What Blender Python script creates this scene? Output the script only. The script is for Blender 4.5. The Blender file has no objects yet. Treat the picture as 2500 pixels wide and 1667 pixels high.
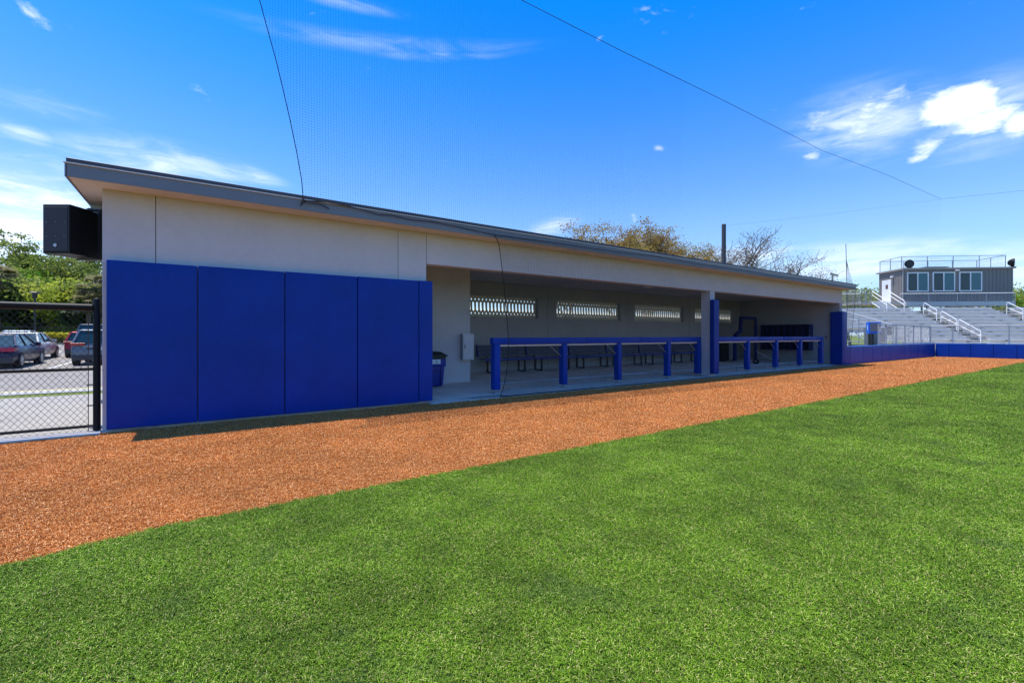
import bpy, bmesh, math, random
import numpy as np
from mathutils import Vector, Matrix, Quaternion
random.seed(7); RNG = np.random.default_rng(7)
S = bpy.context.scene
COL = S.collection
PI = math.pi

# ------------------------------------------------------------------ camera
TH = math.atan(1612/1111)
FW = Vector((math.cos(TH), math.sin(TH), 0)); RT = Vector((math.sin(TH), -math.cos(TH), 0))
CAM = Vector((1.160, -8.863, 1.42))
cd = bpy.data.cameras.new('camera'); cam = bpy.data.objects.new('camera', cd); COL.objects.link(cam)
cd.sensor_width = 36; cd.lens = 16.0; cd.shift_y = -15.5/2500; cd.clip_start = .05; cd.clip_end = 3000
cam.location = CAM
cam.rotation_euler = (PI/2, 0, math.atan2(FW.y, FW.x)-PI/2)
S.camera = cam

# ------------------------------------------------------------------ sky, sun, exposure
SUN_TO = Vector((-.79, .60, 3.80)).normalized()
EL = math.asin(SUN_TO.z); ROT = math.atan2(SUN_TO.x, SUN_TO.y)
W = bpy.data.worlds.new("World"); S.world = W; W.use_nodes = True
wt = W.node_tree; wn = wt.nodes; wl = wt.links; wn.clear()
def N(t, ty, **k):
    n = t.nodes.new(ty)
    for a, b in k.items(): setattr(n, a, b)
    return n
def mth(t, op, a, b=None, c=None, clamp=False):
    n = t.nodes.new('ShaderNodeMath'); n.operation = op; n.use_clamp = clamp
    for i, v in enumerate((a, b, c)):
        if v is None: continue
        if isinstance(v, (int, float)): n.inputs[i].default_value = v
        else: t.links.new(v, n.inputs[i])
    return n.outputs[0]
def mixc(t, fac, a, b, mode='MIX'):
    n = t.nodes.new('ShaderNodeMix'); n.data_type = 'RGBA'; n.blend_type = mode
    for i, v in ((0, fac), (6, a), (7, b)):
        if isinstance(v, (int, float)): n.inputs[i].default_value = v
        elif isinstance(v, tuple): n.inputs[i].default_value = v if len(v) == 4 else v+(1,)
        else: t.links.new(v, n.inputs[i])
    return n.outputs[2]
def mrange(t, v, a, b, c=0, d=1, smooth=True):
    n = t.nodes.new('ShaderNodeMapRange'); n.interpolation_type = 'SMOOTHSTEP' if smooth else 'LINEAR'
    t.links.new(v, n.inputs[0])
    for i, q in enumerate((a, b, c, d)): n.inputs[i+1].default_value = q
    return n.outputs[0]
def noise(t, vec, scale, detail=4, rough=.55, dist=0.):
    n = t.nodes.new('ShaderNodeTexNoise'); n.inputs['Scale'].default_value = scale
    n.inputs['Detail'].default_value = detail; n.inputs['Roughness'].default_value = rough
    n.inputs['Distortion'].default_value = dist
    if vec is not None: t.links.new(vec, n.inputs['Vector'])
    return n.outputs['Fac']
sky = N(wt, 'ShaderNodeTexSky', sky_type='NISHITA', sun_disc=False)
sky.sun_elevation = EL; sky.sun_rotation = ROT; sky.air_density = 1.0; sky.dust_density = .25; sky.ozone_density = 1.9
SKY_STRENGTH = .135
hs = N(wt, 'ShaderNodeHueSaturation'); hs.inputs['Saturation'].default_value = 1.12; hs.inputs['Value'].default_value = 1.0
hs.inputs['Hue'].default_value = .497
tc = N(wt, 'ShaderNodeTexCoord')
sep = N(wt, 'ShaderNodeSeparateXYZ'); wl.new(tc.outputs['Generated'], sep.inputs[0])
def dotv(v):
    n = N(wt, 'ShaderNodeVectorMath', operation='DOT_PRODUCT'); wl.new(tc.outputs['Generated'], n.inputs[0]); n.inputs[1].default_value = v
    return n.outputs['Value']
az = mth(wt, 'ARCTAN2', dotv(RT), dotv(FW)); el = mth(wt, 'ARCSINE', sep.outputs[2])
tint = mixc(wt, mrange(wt, sep.outputs[2], .10, .62), (.86, .89, 1.04), (.47, .82, 1.42))
wl.new(mixc(wt, 1.0, sky.outputs[0], tint, 'MULTIPLY'), hs.inputs['Color'])
cv = N(wt, 'ShaderNodeCombineXYZ'); wl.new(az, cv.inputs[0]); wl.new(el, cv.inputs[1])
def skydir(px, py):                       # azimuth / elevation of a bearing of the sky
    a = (px-1250)/1111; b = (818-py)/1111
    return math.atan(a), math.atan(b/math.sqrt(1+a*a))
# cloud banks: (x, y, half width, half height, tilt, weight)
CL = [(2335, 262, 165, 60, .10, 1.35), (2400, 300, 130, 40, .1, 1.1), (2110, 300, 165, 55, -.12, .98), (2010, 290, 75, 45, -.25, .84), (2265, 355, 70, 30, 0, .92), (2480, 300, 60, 45, 0, 1.0),
      (1985, 380, 40, 14, -.2, .60), (1615, 365, 36, 14, -.3, .60), (1460, 96, 26, 17, .2, .62), (1548, 534, 13, 24, .4, .66), (2245, 385, 45, 14, 0, .66), (75, 30, 60, 26, -.5, .62)]
# thin high wisps, each with its opacity as weight
WS = [(100, 255, 150, 32, 0, .42), (40, 480, 290, 120, 0, .80), (400, 400, 230, 50, 0, .62), (60, 610, 280, 80, 0, .85), (610, 425, 90, 18, -.15, .55), (60, 325, 90, 26, -.2, .45),
      (820, 2, 170, 17, 0, .26), (960, 112, 340, 24, .05, .19), (1060, 138, 170, 13, .06, .28), (1340, 560, 80, 24, .35, .6), (2080, 640, 360, 48, 0, .70), (2440, 655, 260, 60, 0, .62), (1850, 625, 200, 30, 0, .5), (2300, 640, 300, 40, 0, .3), (2120, 300, 240, 90, -.1, .55), (2400, 290, 200, 100, 0, .5), (40, 560, 260, 110, 0, .85)]
def banks(L):
    acc = None
    for (px, py, rx, ry, tl, w) in L:
        a0, e0 = skydir(px, py); a1, e1 = skydir(px+rx, py); a2, e2 = skydir(px, py-ry)
        ra = abs(a1-a0)+1e-4; re = abs(e2-e0)+1e-4
        m = N(wt, 'ShaderNodeMapping', vector_type='TEXTURE')
        m.inputs['Location'].default_value = (a0, e0, 0); m.inputs['Rotation'].default_value = (0, 0, tl); m.inputs['Scale'].default_value = (ra*1.35, re*1.5, 1)
        wl.new(cv.outputs[0], m.inputs[0])
        ln = N(wt, 'ShaderNodeVectorMath', operation='LENGTH'); wl.new(m.outputs[0], ln.inputs[0])
        s = mrange(wt, ln.outputs['Value'], 1.0, .0, 0, w)
        acc = s if acc is None else mth(wt, 'MAXIMUM', acc, s)
    return acc
acc = banks(CL); wac = banks(WS)
mp = N(wt, 'ShaderNodeMapping'); mp.inputs['Scale'].default_value = (1, 2.1, 1); mp.inputs['Rotation'].default_value = (0, 0, -.12); wl.new(cv.outputs[0], mp.inputs[0])
n1 = noise(wt, mp.outputs[0], 9, 9, .62, .35); n2 = noise(wt, mp.outputs[0], 2.6, 5, .6, .6); n3 = noise(wt, mp.outputs[0], 26, 7, .65, .5)
nn = mth(wt, 'MULTIPLY_ADD', n2, .30, mth(wt, 'MULTIPLY_ADD', n3, .30, mth(wt, 'MULTIPLY', n1, .55)))
dens = mth(wt, 'ADD', acc, mth(wt, 'MULTIPLY_ADD', nn, 3.6, -2.25))
cf = mrange(wt, dens, .18, 1.0)
mp2 = N(wt, 'ShaderNodeMapping'); mp2.inputs['Scale'].default_value = (1, 5.5, 1); mp2.inputs['Rotation'].default_value = (0, 0, -.10); wl.new(cv.outputs[0], mp2.inputs[0])
w1 = noise(wt, mp2.outputs[0], 7, 10, .60, .9); w2 = noise(wt, mp.outputs[0], 5, 8, .6, .5)
wn_f = mrange(wt, mth(wt, 'MULTIPLY_ADD', w1, .62, mth(wt, 'MULTIPLY', w2, .42)), .40, .68)
wf = mth(wt, 'MULTIPLY', mth(wt, 'MULTIPLY', wac, 1.35), mth(wt, 'MULTIPLY_ADD', wn_f, .85, mth(wt, 'MULTIPLY', wac, .35)), clamp=True)
wf = mth(wt, 'MINIMUM', wf, .84)
cf = mth(wt, 'MAXIMUM', cf, wf)
behind = mrange(wt, dotv(FW), .25, -.1)           # fair-weather clouds all round, away from the named banks
gen = mrange(wt, mth(wt, 'MULTIPLY_ADD', n2, 1.0, mth(wt, 'MULTIPLY', n1, .35)), .74, .98, 0, .55)
cf = mth(wt, 'MAXIMUM', cf, mth(wt, 'MULTIPLY', gen, behind))
cf = mth(wt, 'MULTIPLY', cf, mrange(wt, sep.outputs[2], .0, .03))
cc = N(wt, 'ShaderNodeMix', data_type='RGBA'); cc.inputs[6].default_value = (5.6, 6.1, 7.2, 1); cc.inputs[7].default_value = (9.0, 9.0, 9.1, 1)
wl.new(mrange(wt, dens, .75, 1.35), cc.inputs[0])
hz = mixc(wt, mrange(wt, sep.outputs[2], .30, -.02, 0, .6), hs.outputs[0], (1.75, 3.4, 5.4))
skc = mixc(wt, cf, hz, cc.outputs[2])
bg = N(wt, 'ShaderNodeBackground'); bg.inputs['Strength'].default_value = SKY_STRENGTH; wl.new(skc, bg.inputs[0])
wo = N(wt, 'ShaderNodeOutputWorld'); wl.new(bg.outputs[0], wo.inputs[0])

sd = bpy.data.lights.new('sun', 'SUN'); sun = bpy.data.objects.new('sun', sd); COL.objects.link(sun)
sd.energy = 4.2; sd.angle = math.radians(.5); sd.color = (1, .95, .87)
sun.rotation_euler = (-SUN_TO).to_track_quat('-Z', 'Y').to_euler(); sun.location = (0, 0, 30)
S.view_settings.view_transform = 'Standard'; S.view_settings.look = 'None'; S.view_settings.gamma = 1
S.view_settings.use_curve_mapping = False; S.view_settings.exposure = 0.66
S.render.engine = 'CYCLES'

# ------------------------------------------------------------------ materials
MATS = {}
def mat(name, col, rough=.6, metal=0., var=0., vscale=3., bump=0., bscale=40., spec=.5, col2=None, trans=0., coat=0.):
    if name in MATS: return MATS[name]
    m = bpy.data.materials.new(name); m.use_nodes = True; t = m.node_tree; b = t.nodes['Principled BSDF']
    b.inputs['Roughness'].default_value = rough; b.inputs['Metallic'].default_value = metal
    b.inputs['Specular IOR Level'].default_value = spec
    if coat: b.inputs['Coat Weight'].default_value = coat
    geo = N(t, 'ShaderNodeNewGeometry')
    if var:
        f = noise(t, geo.outputs['Position'], vscale, 6, .6)
        f2 = noise(t, geo.outputs['Position'], vscale*9, 4, .6)
        f = mth(t, 'MULTIPLY_ADD', f2, .35, mth(t, 'MULTIPLY', f, .65))
        c2 = col2 if col2 else tuple(c*(1-var) for c in col)
        c1 = tuple(min(1, c*(1+var*.6)) for c in col)
        t.links.new(mixc(t, mrange(t, f, .33, .67), c2, c1), b.inputs['Base Color'])
    else: b.inputs['Base Color'].default_value = (*col, 1)
    if bump:
        bn = N(t, 'ShaderNodeBump'); bn.inputs['Strength'].default_value = bump; bn.inputs['Distance'].default_value = .01
        t.links.new(noise(t, geo.outputs['Position'], bscale, 4, .6), bn.inputs['Height']); t.links.new(bn.outputs[0], b.inputs['Normal'])
    MATS[name] = m; return m
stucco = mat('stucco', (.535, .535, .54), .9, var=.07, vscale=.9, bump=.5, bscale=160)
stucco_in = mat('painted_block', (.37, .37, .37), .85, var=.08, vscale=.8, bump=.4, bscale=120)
soffitm = mat('soffit_paint', (.60, .58, .55), .85, var=.08, vscale=1.2)
joint = mat('joint_dark', (.06, .06, .06), .9)
fasciam = mat('fascia_metal', (.17, .19, .21), .45, metal=.0, var=.06, vscale=2)
capm = mat('cap_metal', (.055, .055, .065), .5)
flash = mat('flashing_edge', (.75, .74, .72), .35)
def vinyl(name, c):
    m = mat(name, c, .42, var=.14, vscale=1.3, bump=.7, bscale=2.6, spec=.2); return m
blue = vinyl('blue_vinyl', (.001, .036, .28))
bluerail = vinyl('blue_rail_vinyl', (.002, .046, .33))
blueframe = mat('blue_paint', (.008, .03, .22), .4)
darkboard = mat('bench_board', (.085, .10, .135), .6, var=.1)
blackm = mat('black_metal', (.012, .012, .013), .45)
blackg = mat('black_gloss', (.008, .009, .010), .5, spec=.18)
charc = mat('speaker_grille', (.022, .024, .028), .55, bump=.6, bscale=400)
silver = mat('galvanised', (.42, .44, .46), .42, metal=.6)
galv = mat('galvanised_matt', (.34, .36, .38), .5, metal=.3)
alum = mat('bleacher_aluminium', (.70, .67, .62), .45, metal=.12, var=.08, vscale=1.2)
alumr = mat('riser_aluminium', (.55, .53, .50), .5, metal=.1, var=.1, vscale=1.1)
whitep = mat('white_paint', (.78, .78, .77), .45)
offw = mat('cabinet_white', (.62, .63, .62), .4)
creamb = mat('breeze_block', (.62, .58, .47), .85, var=.06, bump=.3, bscale=90)
conc_w = mat('sidewalk_concrete', (.31, .285, .245), .9, var=.10, vscale=.7, bump=.3, bscale=60)
road = mat('road_concrete', (.25, .222, .185), .9, var=.12, vscale=.35, bump=.3, bscale=40)
yellow = mat('yellow_paint', (.75, .58, .10), .7)
whiteline = mat('white_line', (.7, .7, .66), .7, var=.15, vscale=4)
rope = mat('black_rope', (.012, .013, .015), .8)
netm = mat('net_twine', (.008, .01, .014), .8)
rubber = mat('rubber', (.015, .015, .015), .8)
bark = mat('bark', (.13, .10, .075), .9, var=.3, vscale=6)
barkg = mat('grey_bark', (.17, .14, .11), .9, var=.3, vscale=6)
glassd = mat('window_glass', (.012, .04, .05), .06, spec=.5)
glasst = mat('teal_glass', (.03, .13, .15), .08, spec=.5)
cladf = mat('press_box_cladding', (.19, .175, .165), .5, var=.06, vscale=1.5)
trimb = mat('press_box_trim', (.32, .30, .27), .5)
green = mat('sticker_green', (.01, .22, .14), .6)
leafbrown = mat('dry_leaf', (.28, .10, .03), .8)

def slab_mat():
    m = bpy.data.materials.new('dugout_slab_concrete'); m.use_nodes = True; t = m.node_tree; b = t.nodes['Principled BSDF']
    g = N(t, 'ShaderNodeNewGeometry'); P = g.outputs['Position']
    f = noise(t, P, 1.3, 8, .6); f2 = noise(t, P, 22, 4, .6)
    c = mixc(t, mrange(t, mth(t, 'MULTIPLY_ADD', f2, .3, mth(t, 'MULTIPLY', f, .7)), .3, .7), (.58, .50, .42), (.82, .70, .58))
    mpn = N(t, 'ShaderNodeMapping', vector_type='TEXTURE'); mpn.inputs['Location'].default_value = (6.55, .02, 0); mpn.inputs['Scale'].default_value = (.62, .17, 1)
    t.links.new(P, mpn.inputs[0])
    sp = N(t, 'ShaderNodeSeparateXYZ'); t.links.new(mpn.outputs[0], sp.inputs[0])
    r = mth(t, 'SQRT', mth(t, 'ADD', mth(t, 'POWER', sp.outputs[0], 2), mth(t, 'POWER', sp.outputs[1], 2)))
    wet = mrange(t, mth(t, 'ADD', r, mth(t, 'MULTIPLY_ADD', noise(t, P, 5, 3), .8, -.4)), 1.0, .82)
    c = mixc(t, mth(t, 'MULTIPLY', wet, .62), c, (.11, .115, .11))
    t.links.new(c, b.inputs['Base Color']); t.links.new(mrange(t, wet, 0, 1, .8, .4), b.inputs['Roughness'])
    bn = N(t, 'ShaderNodeBump'); bn.inputs['Strength'].default_value = .2; bn.inputs['Distance'].default_value = .01
    t.links.new(f2, bn.inputs['Height']); t.links.new(bn.outputs[0], b.inputs['Normal'])
    return m
slabm = slab_mat()

def ground_mat(name, dark, mid, lite, fleck, s1, tan=None):
    m = bpy.data.materials.new(name); m.use_nodes = True; t = m.node_tree; b = t.nodes['Principled BSDF']
    g = N(t, 'ShaderNodeNewGeometry'); P = g.outputs['Position']
    big = noise(t, P, .35, 5, .6); med = noise(t, P, 2.6, 5, .6, .3); fine = noise(t, P, s1, 3, .7)
    c = mixc(t, mrange(t, fine, .35, .66), dark, mid)
    c = mixc(t, mth(t, 'MULTIPLY', mrange(t, mth(t, 'MULTIPLY_ADD', med, .5, mth(t, 'MULTIPLY', big, .5)), .42, .62), .7), c, lite)
    vf = noise(t, P, s1*2.2, 2, .5)
    c = mixc(t, mrange(t, vf, .60, .72, 0, .75), c, fleck)
    if tan: c = mixc(t, mth(t, 'MULTIPLY', mrange(t, noise(t, P, 1.1, 4), .58, .75), .4), c, tan)
    t.links.new(c, b.inputs['Base Color']); b.inputs['Roughness'].default_value = .9; b.inputs['Specular IOR Level'].default_value = .2
    bn = N(t, 'ShaderNodeBump'); bn.inputs['Strength'].default_value = .8; bn.inputs['Distance'].default_value = .02
    t.links.new(fine, bn.inputs['Height']); t.links.new(bn.outputs[0], b.inputs['Normal'])
    return m
turfm = ground_mat('turf_ground', (.02, .04, .006), (.06, .10, .010), (.085, .135, .015), (.16, .2, .05), 34)
dirtm = ground_mat('brown_turf_ground', (.20, .065, .015), (.42, .15, .035), (.46, .17, .045), (.72, .36, .13), 34)
lawnm = ground_mat('lawn_ground', (.06, .09, .012), (.15, .18, .02), (.19, .22, .03), (.25, .27, .07), 8)

def blade_mat(name, stops, big, spec=.25, dk=None):
    m = bpy.data.materials.new(name); m.use_nodes = True; t = m.node_tree; b = t.nodes['Principled BSDF']
    at = N(t, 'ShaderNodeAttribute', attribute_name='rnd'); oi = N(t, 'ShaderNodeObjectInfo')
    r = mth(t, 'FRACT', mth(t, 'ADD', at.outputs['Fac'], mth(t, 'MULTIPLY', oi.outputs['Random'], 7.31)))
    cr = N(t, 'ShaderNodeValToRGB'); cr.color_ramp.interpolation = 'LINEAR'
    e = cr.color_ramp.elements
    while len(e) > 1: e.remove(e[-1])
    e[0].position = stops[0][0]; e[0].color = (*stops[0][1], 1)
    for p, c in stops[1:]:
        q = e.new(p); q.color = (*c, 1)
    t.links.new(r, cr.inputs[0])
    g = N(t, 'ShaderNodeNewGeometry'); P = g.outputs['Position']
    sc = N(t, 'ShaderNodeMapping'); sc.inputs['Scale'].default_value = (1, 1, 0); t.links.new(P, sc.inputs[0])
    f = noise(t, sc.outputs[0], .45, 4, .6, .4); f2 = noise(t, sc.outputs[0], 2.4, 4, .6)
    k = mrange(t, mth(t, 'MULTIPLY_ADD', f2, .55, mth(t, 'MULTIPLY', f, .5)), .38, .66, big[0], big[1], False)
    vm = N(t, 'ShaderNodeVectorMath', operation='SCALE'); t.links.new(cr.outputs[0], vm.inputs[0]); t.links.new(k, vm.inputs['Scale'])
    colr = vm.outputs[0]
    if dk:
        colr = mixc(t, mrange(t, noise(t, sc.outputs[0], 1.5, 5, .65), .56, .70, 0, .5), colr, dk)
    t.links.new(colr, b.inputs['Base Color']); b.inputs['Roughness'].default_value = .48; b.inputs['Specular IOR Level'].default_value = spec
    return m
grassb = blade_mat('turf_blades', [(0, (.050, .115, .004)), (.3, (.105, .212, .006)), (.6, (.165, .298, .010)), (.84, (.26, .40, .025)), (.92, (.46, .52, .12)), (.965, (.55, .48, .18)), (1, (.18, .13, .04))], (.58, 1.26), .2, dk=(.075, .13, .03))
dirtb = blade_mat('brown_turf_blades', [(0, (.22, .062, .013)), (.35, (.46, .150, .028)), (.7, (.62, .24, .055)), (.88, (.80, .42, .15)), (.97, (.88, .60, .30)), (1, (.34, .10, .03))], (.92, 1.30), .15)

def leaf_mat(name, cols, rough=.6):
    m = bpy.data.materials.new(name); m.use_nodes = True; t = m.node_tree; b = t.nodes['Principled BSDF']
    at = N(t, 'ShaderNodeAttribute', attribute_name='rnd')
    cr = N(t, 'ShaderNodeValToRGB'); e = cr.color_ramp.elements
    while len(e) > 1: e.remove(e[-1])
    e[0].position = 0; e[0].color = (*cols[0], 1)
    for i, c in enumerate(cols[1:]):
        q = e.new((i+1)/(len(cols)-1)); q.color = (*c, 1)
    t.links.new(at.outputs['Fac'], cr.inputs[0]); t.links.new(cr.outputs[0], b.inputs['Base Color'])
    b.inputs['Roughness'].default_value = rough; b.inputs['Specular IOR Level'].default_value = .3
    tr = N(t, 'ShaderNodeBsdfTranslucent'); t.links.new(cr.outputs[0], tr.inputs[0])
    mx = N(t, 'ShaderNodeMixShader'); mx.inputs[0].default_value = .5
    t.links.new(b.outputs[0], mx.inputs[1]); t.links.new(tr.outputs[0], mx.inputs[2]); t.links.new(mx.outputs[0], t.nodes['Material Output'].inputs[0])
    return m
L_bright = leaf_mat('bright_leaves', [(.08, .18, .014), (.22, .38, .03), (.40, .54, .06)])
L_pine = leaf_mat('pine_needles', [(.08, .12, .02), (.19, .25, .04), (.33, .37, .08)])
L_olive = leaf_mat('olive_leaves', [(.12, .16, .03), (.30, .34, .06), (.48, .50, .14)])
L_yellow = leaf_mat('yellow_green_leaves', [(.18, .25, .025), (.42, .48, .04), (.58, .60, .09)])
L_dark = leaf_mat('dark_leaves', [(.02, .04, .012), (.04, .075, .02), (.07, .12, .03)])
L_rust = leaf_mat('rusty_leaves', [(.16, .085, .03), (.30, .18, .045), (.42, .31, .08), (.34, .32, .10)])
L_palm = leaf_mat('palm_leaves', [(.10, .10, .04), (.20, .20, .08), (.34, .30, .17)])
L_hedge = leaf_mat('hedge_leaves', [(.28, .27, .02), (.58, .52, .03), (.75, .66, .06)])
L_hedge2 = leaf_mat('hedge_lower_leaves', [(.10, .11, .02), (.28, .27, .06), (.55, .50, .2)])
L_twig = leaf_mat('brown_buds', [(.10, .07, .04), (.16, .12, .06), (.2, .16, .07)])

# ------------------------------------------------------------------ mesh helpers
class MB:
    def __init__(s): s.v = []; s.f = []
    def quad(s, a, b, c, d):
        i = len(s.v); s.v += [tuple(a), tuple(b), tuple(c), tuple(d)]; s.f.append((i, i+1, i+2, i+3)); return s
    def box(s, x0, x1, y0, y1, z0, z1):
        i = len(s.v)
        s.v += [(x0,y0,z0),(x1,y0,z0),(x1,y1,z0),(x0,y1,z0),(x0,y0,z1),(x1,y0,z1),(x1,y1,z1),(x0,y1,z1)]
        s.f += [(i,i+3,i+2,i+1),(i+4,i+5,i+6,i+7),(i,i+1,i+5,i+4),(i+1,i+2,i+6,i+5),(i+2,i+3,i+7,i+6),(i+3,i,i+4,i+7)]; return s
    def hexa(s, P):      # 8 corners, bottom ring then top ring
        i = len(s.v); s.v += [tuple(p) for p in P]
        s.f += [(i,i+3,i+2,i+1),(i+4,i+5,i+6,i+7),(i,i+1,i+5,i+4),(i+1,i+2,i+6,i+5),(i+2,i+3,i+7,i+6),(i+3,i,i+4,i+7)]; return s
    def prism(s, poly, z0, z1):
        n = len(poly); i = len(s.v)
        s.v += [(p[0], p[1], z0) for p in poly]+[(p[0], p[1], z1) for p in poly]
        s.f.append(tuple(i+k for k in range(n))[::-1]); s.f.append(tuple(i+n+k for k in range(n)))
        s.f += [(i+k, i+(k+1) % n, i+n+(k+1) % n, i+n+k) for k in range(n)]; return s
    def tube(s, pts, r, n=8, cap=True):
        pts = [Vector(p) for p in pts]; rs = r if isinstance(r, (list, tuple)) else [r]*len(pts)
        base = len(s.v); up = Vector((0, 0, 1)); prev = None
        for k, p in enumerate(pts):
            d = (pts[min(k+1, len(pts)-1)]-pts[max(k-1, 0)])
            if d.length < 1e-9: d = Vector((0, 0, 1))
            d.normalize()
            if prev is None:
                a = d.cross(up)
                if a.length < .01: a = d.cross(Vector((1, 0, 0)))
            else:
                a = prev-d*prev.dot(d)
                if a.length < .01: a = d.cross(up)
            a.normalize(); prev = a; b = d.cross(a)
            for j in range(n):
                an = 2*PI*j/n; q = p+(a*math.cos(an)+b*math.sin(an))*rs[k]; s.v.append(tuple(q))
        for k in range(len(pts)-1):
            for j in range(n):
                i = base+k*n+j; i2 = base+k*n+(j+1) % n
                s.f.append((i, i2, i2+n, i+n))
        if cap:
            s.f.append(tuple(base+j for j in range(n))[::-1]); s.f.append(tuple(base+(len(pts)-1)*n+j for j in range(n)))
        return s
    def disc(s, c, ax, r, th, n=20):
        c = Vector(c); ax = Vector(ax).normalized(); return s.tube([c-ax*th/2, c+ax*th/2], r, n)
def setmesh(name, v, f, m, smooth=False):
    me = bpy.data.meshes.new(name); me.from_pydata(v, [], f); me.update()
    if m: me.materials.append(m)
    if smooth:
        for p in me.polygons: p.use_smooth = True
    return me
def linkob(name, me, parent=None):
    o = bpy.data.objects.new(name, me); COL.objects.link(o)
    if parent: o.parent = parent
    return o
def tag(o, label=None, cat=None, group=None, kind=None):
    if label: o['label'] = label
    if cat: o['category'] = cat
    if group: o['group'] = group
    if kind: o['kind'] = kind
    return o
def thing(name, label, cat, loc=(0, 0, 0), rz=0, group=None):
    o = bpy.data.objects.new(name, None); COL.objects.link(o); o.empty_display_size = .2
    o.location = loc; o.rotation_euler = (0, 0, rz)
    return tag(o, label, cat, group)
def wmat(o):
    M = Matrix.Translation(o.location) @ Matrix.Rotation(o.rotation_euler[2], 4, 'Z')
    return (wmat(o.parent) @ M) if o.parent else M
def part(name, mb, m, parent=None, world=True, smooth=False, bevel=0, seg=2, kind=None, label=None):
    v = mb.v
    if parent and world:
        I = wmat(parent).inverted(); v = [tuple(I @ Vector(p)) for p in v]
    me = setmesh(name, v, mb.f, m, smooth)
    if bevel:
        bm = bmesh.new(); bm.from_mesh(me); bmesh.ops.remove_doubles(bm, verts=bm.verts, dist=1e-5)
        bmesh.ops.recalc_face_normals(bm, faces=bm.faces)
        bmesh.ops.bevel(bm, geom=[e for e in bm.edges if e.calc_face_angle(0) > .5], offset=bevel, segments=seg, profile=.6, affect='EDGES', clamp_overlap=True)
        for fc in bm.faces: fc.smooth = seg > 1
        bm.to_mesh(me); bm.free()
        if seg > 1:
            try: me.set_sharp_from_angle(angle=math.radians(50))
            except Exception: pass
    if smooth and not bevel:
        try: me.set_sharp_from_angle(angle=math.radians(50))
        except Exception: pass
    o = linkob(name, me, parent)
    return tag(o, label, None, None, kind)
def pillow(name, x0, x1, y0, y1, z0, z1, m, parent=None, axis='y', puff=.008, bevel=.018, world=True):
    """padded panel: bevelled box, its wide faces subdivided and slightly puffed and uneven"""
    bm = bmesh.new(); bmesh.ops.create_cube(bm, size=1)
    for v in bm.verts: v.co = Vector(((x0+x1)/2+v.co.x*(x1-x0), (y0+y1)/2+v.co.y*(y1-y0), (z0+z1)/2+v.co.z*(z1-z0)))
    bmesh.ops.bevel(bm, geom=list(bm.edges), offset=bevel, segments=3, profile=.6, affect='EDGES')
    ax = {'x': 0, 'y': 1}[axis]; big = [f for f in bm.faces if abs(f.normal[ax]) > .99]
    es = list({e for f in big for e in f.edges}); bmesh.ops.subdivide_edges(bm, edges=es, cuts=7, use_grid_fill=True)
    ua, ub = ((y0, y1) if ax == 0 else (x0, x1)); rr = random.random()*9
    for v in bm.verts:
        u = (v.co[1-ax]-ua)/(ub-ua); w = (v.co.z-z0)/(z1-z0)
        k = max(0, min(1, 4*u*(1-u)))*max(0, min(1, 4*w*(1-w)))
        c = (y0+y1)/2 if ax == 1 else (x0+x1)/2
        s = 1 if v.co[ax] > c else -1
        v.co[ax] += s*k*puff*(.75+.35*math.sin(u*5+rr)+.3*math.sin(w*7+rr*2))
    for f in bm.faces: f.smooth = True
    me = bpy.data.meshes.new(name)
    if parent and world: bm.transform(wmat(parent).inverted())
    bm.to_mesh(me); bm.free(); me.materials.append(m)
    return linkob(name, me, parent)
def npmesh(name, V, Q, m, parent=None, rnd=None, world=True, kind=None):
    V = np.asarray(V, dtype=np.float32).reshape(-1, 3); Q = np.asarray(Q, dtype=np.int32); k = Q.shape[1]
    if parent is not None and world:
        I = np.array(wmat(parent).inverted()); V = V@I[:3, :3].T+I[:3, 3]
    me = bpy.data.meshes.new(name); me.vertices.add(len(V)); me.vertices.foreach_set('co', V.astype(np.float32).ravel())
    me.loops.add(Q.size); me.loops.foreach_set('vertex_index', Q.ravel())
    me.polygons.add(len(Q)); me.polygons.foreach_set('loop_start', np.arange(0, Q.size, k, dtype=np.int32))
    me.polygons.foreach_set('loop_total', np.full(len(Q), k, dtype=np.int32))
    me.update(calc_edges=True); me.materials.append(m)
    if rnd is not None:
        a = me.attributes.new('rnd', 'FLOAT', 'POINT'); a.data.foreach_set('value', np.asarray(rnd, dtype=np.float32))
    o = linkob(name, me, parent); return tag(o, kind=kind)
def wires(segs, r):
    """thin square wires, one per segment: array (n,2,3)"""
    s = np.asarray(segs, dtype=float); a = s[:, 0]; b = s[:, 1]; d = b-a; d /= np.linalg.norm(d, axis=1)[:, None]+1e-12
    ref = np.where(np.abs(d[:, 2:3]) > .9, np.array([[1., 0, 0]]), np.array([[0, 0, 1.]])); u = np.cross(d, ref); u /= np.linalg.norm(u, axis=1)[:, None]; w = np.cross(d, u)
    offs = [u*r, w*r, -u*r, -w*r]
    V = np.stack([a+o for o in offs]+[b+o for o in offs], 1).reshape(-1, 3)
    n = len(s); base = (np.arange(n)*8)[:, None]
    q = np.array([[0, 1, 5, 4], [1, 2, 6, 5], [2, 3, 7, 6], [3, 0, 4, 7]])
    Q = (base[:, None, :]+q[None]).reshape(-1, 4)
    return V, Q
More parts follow.
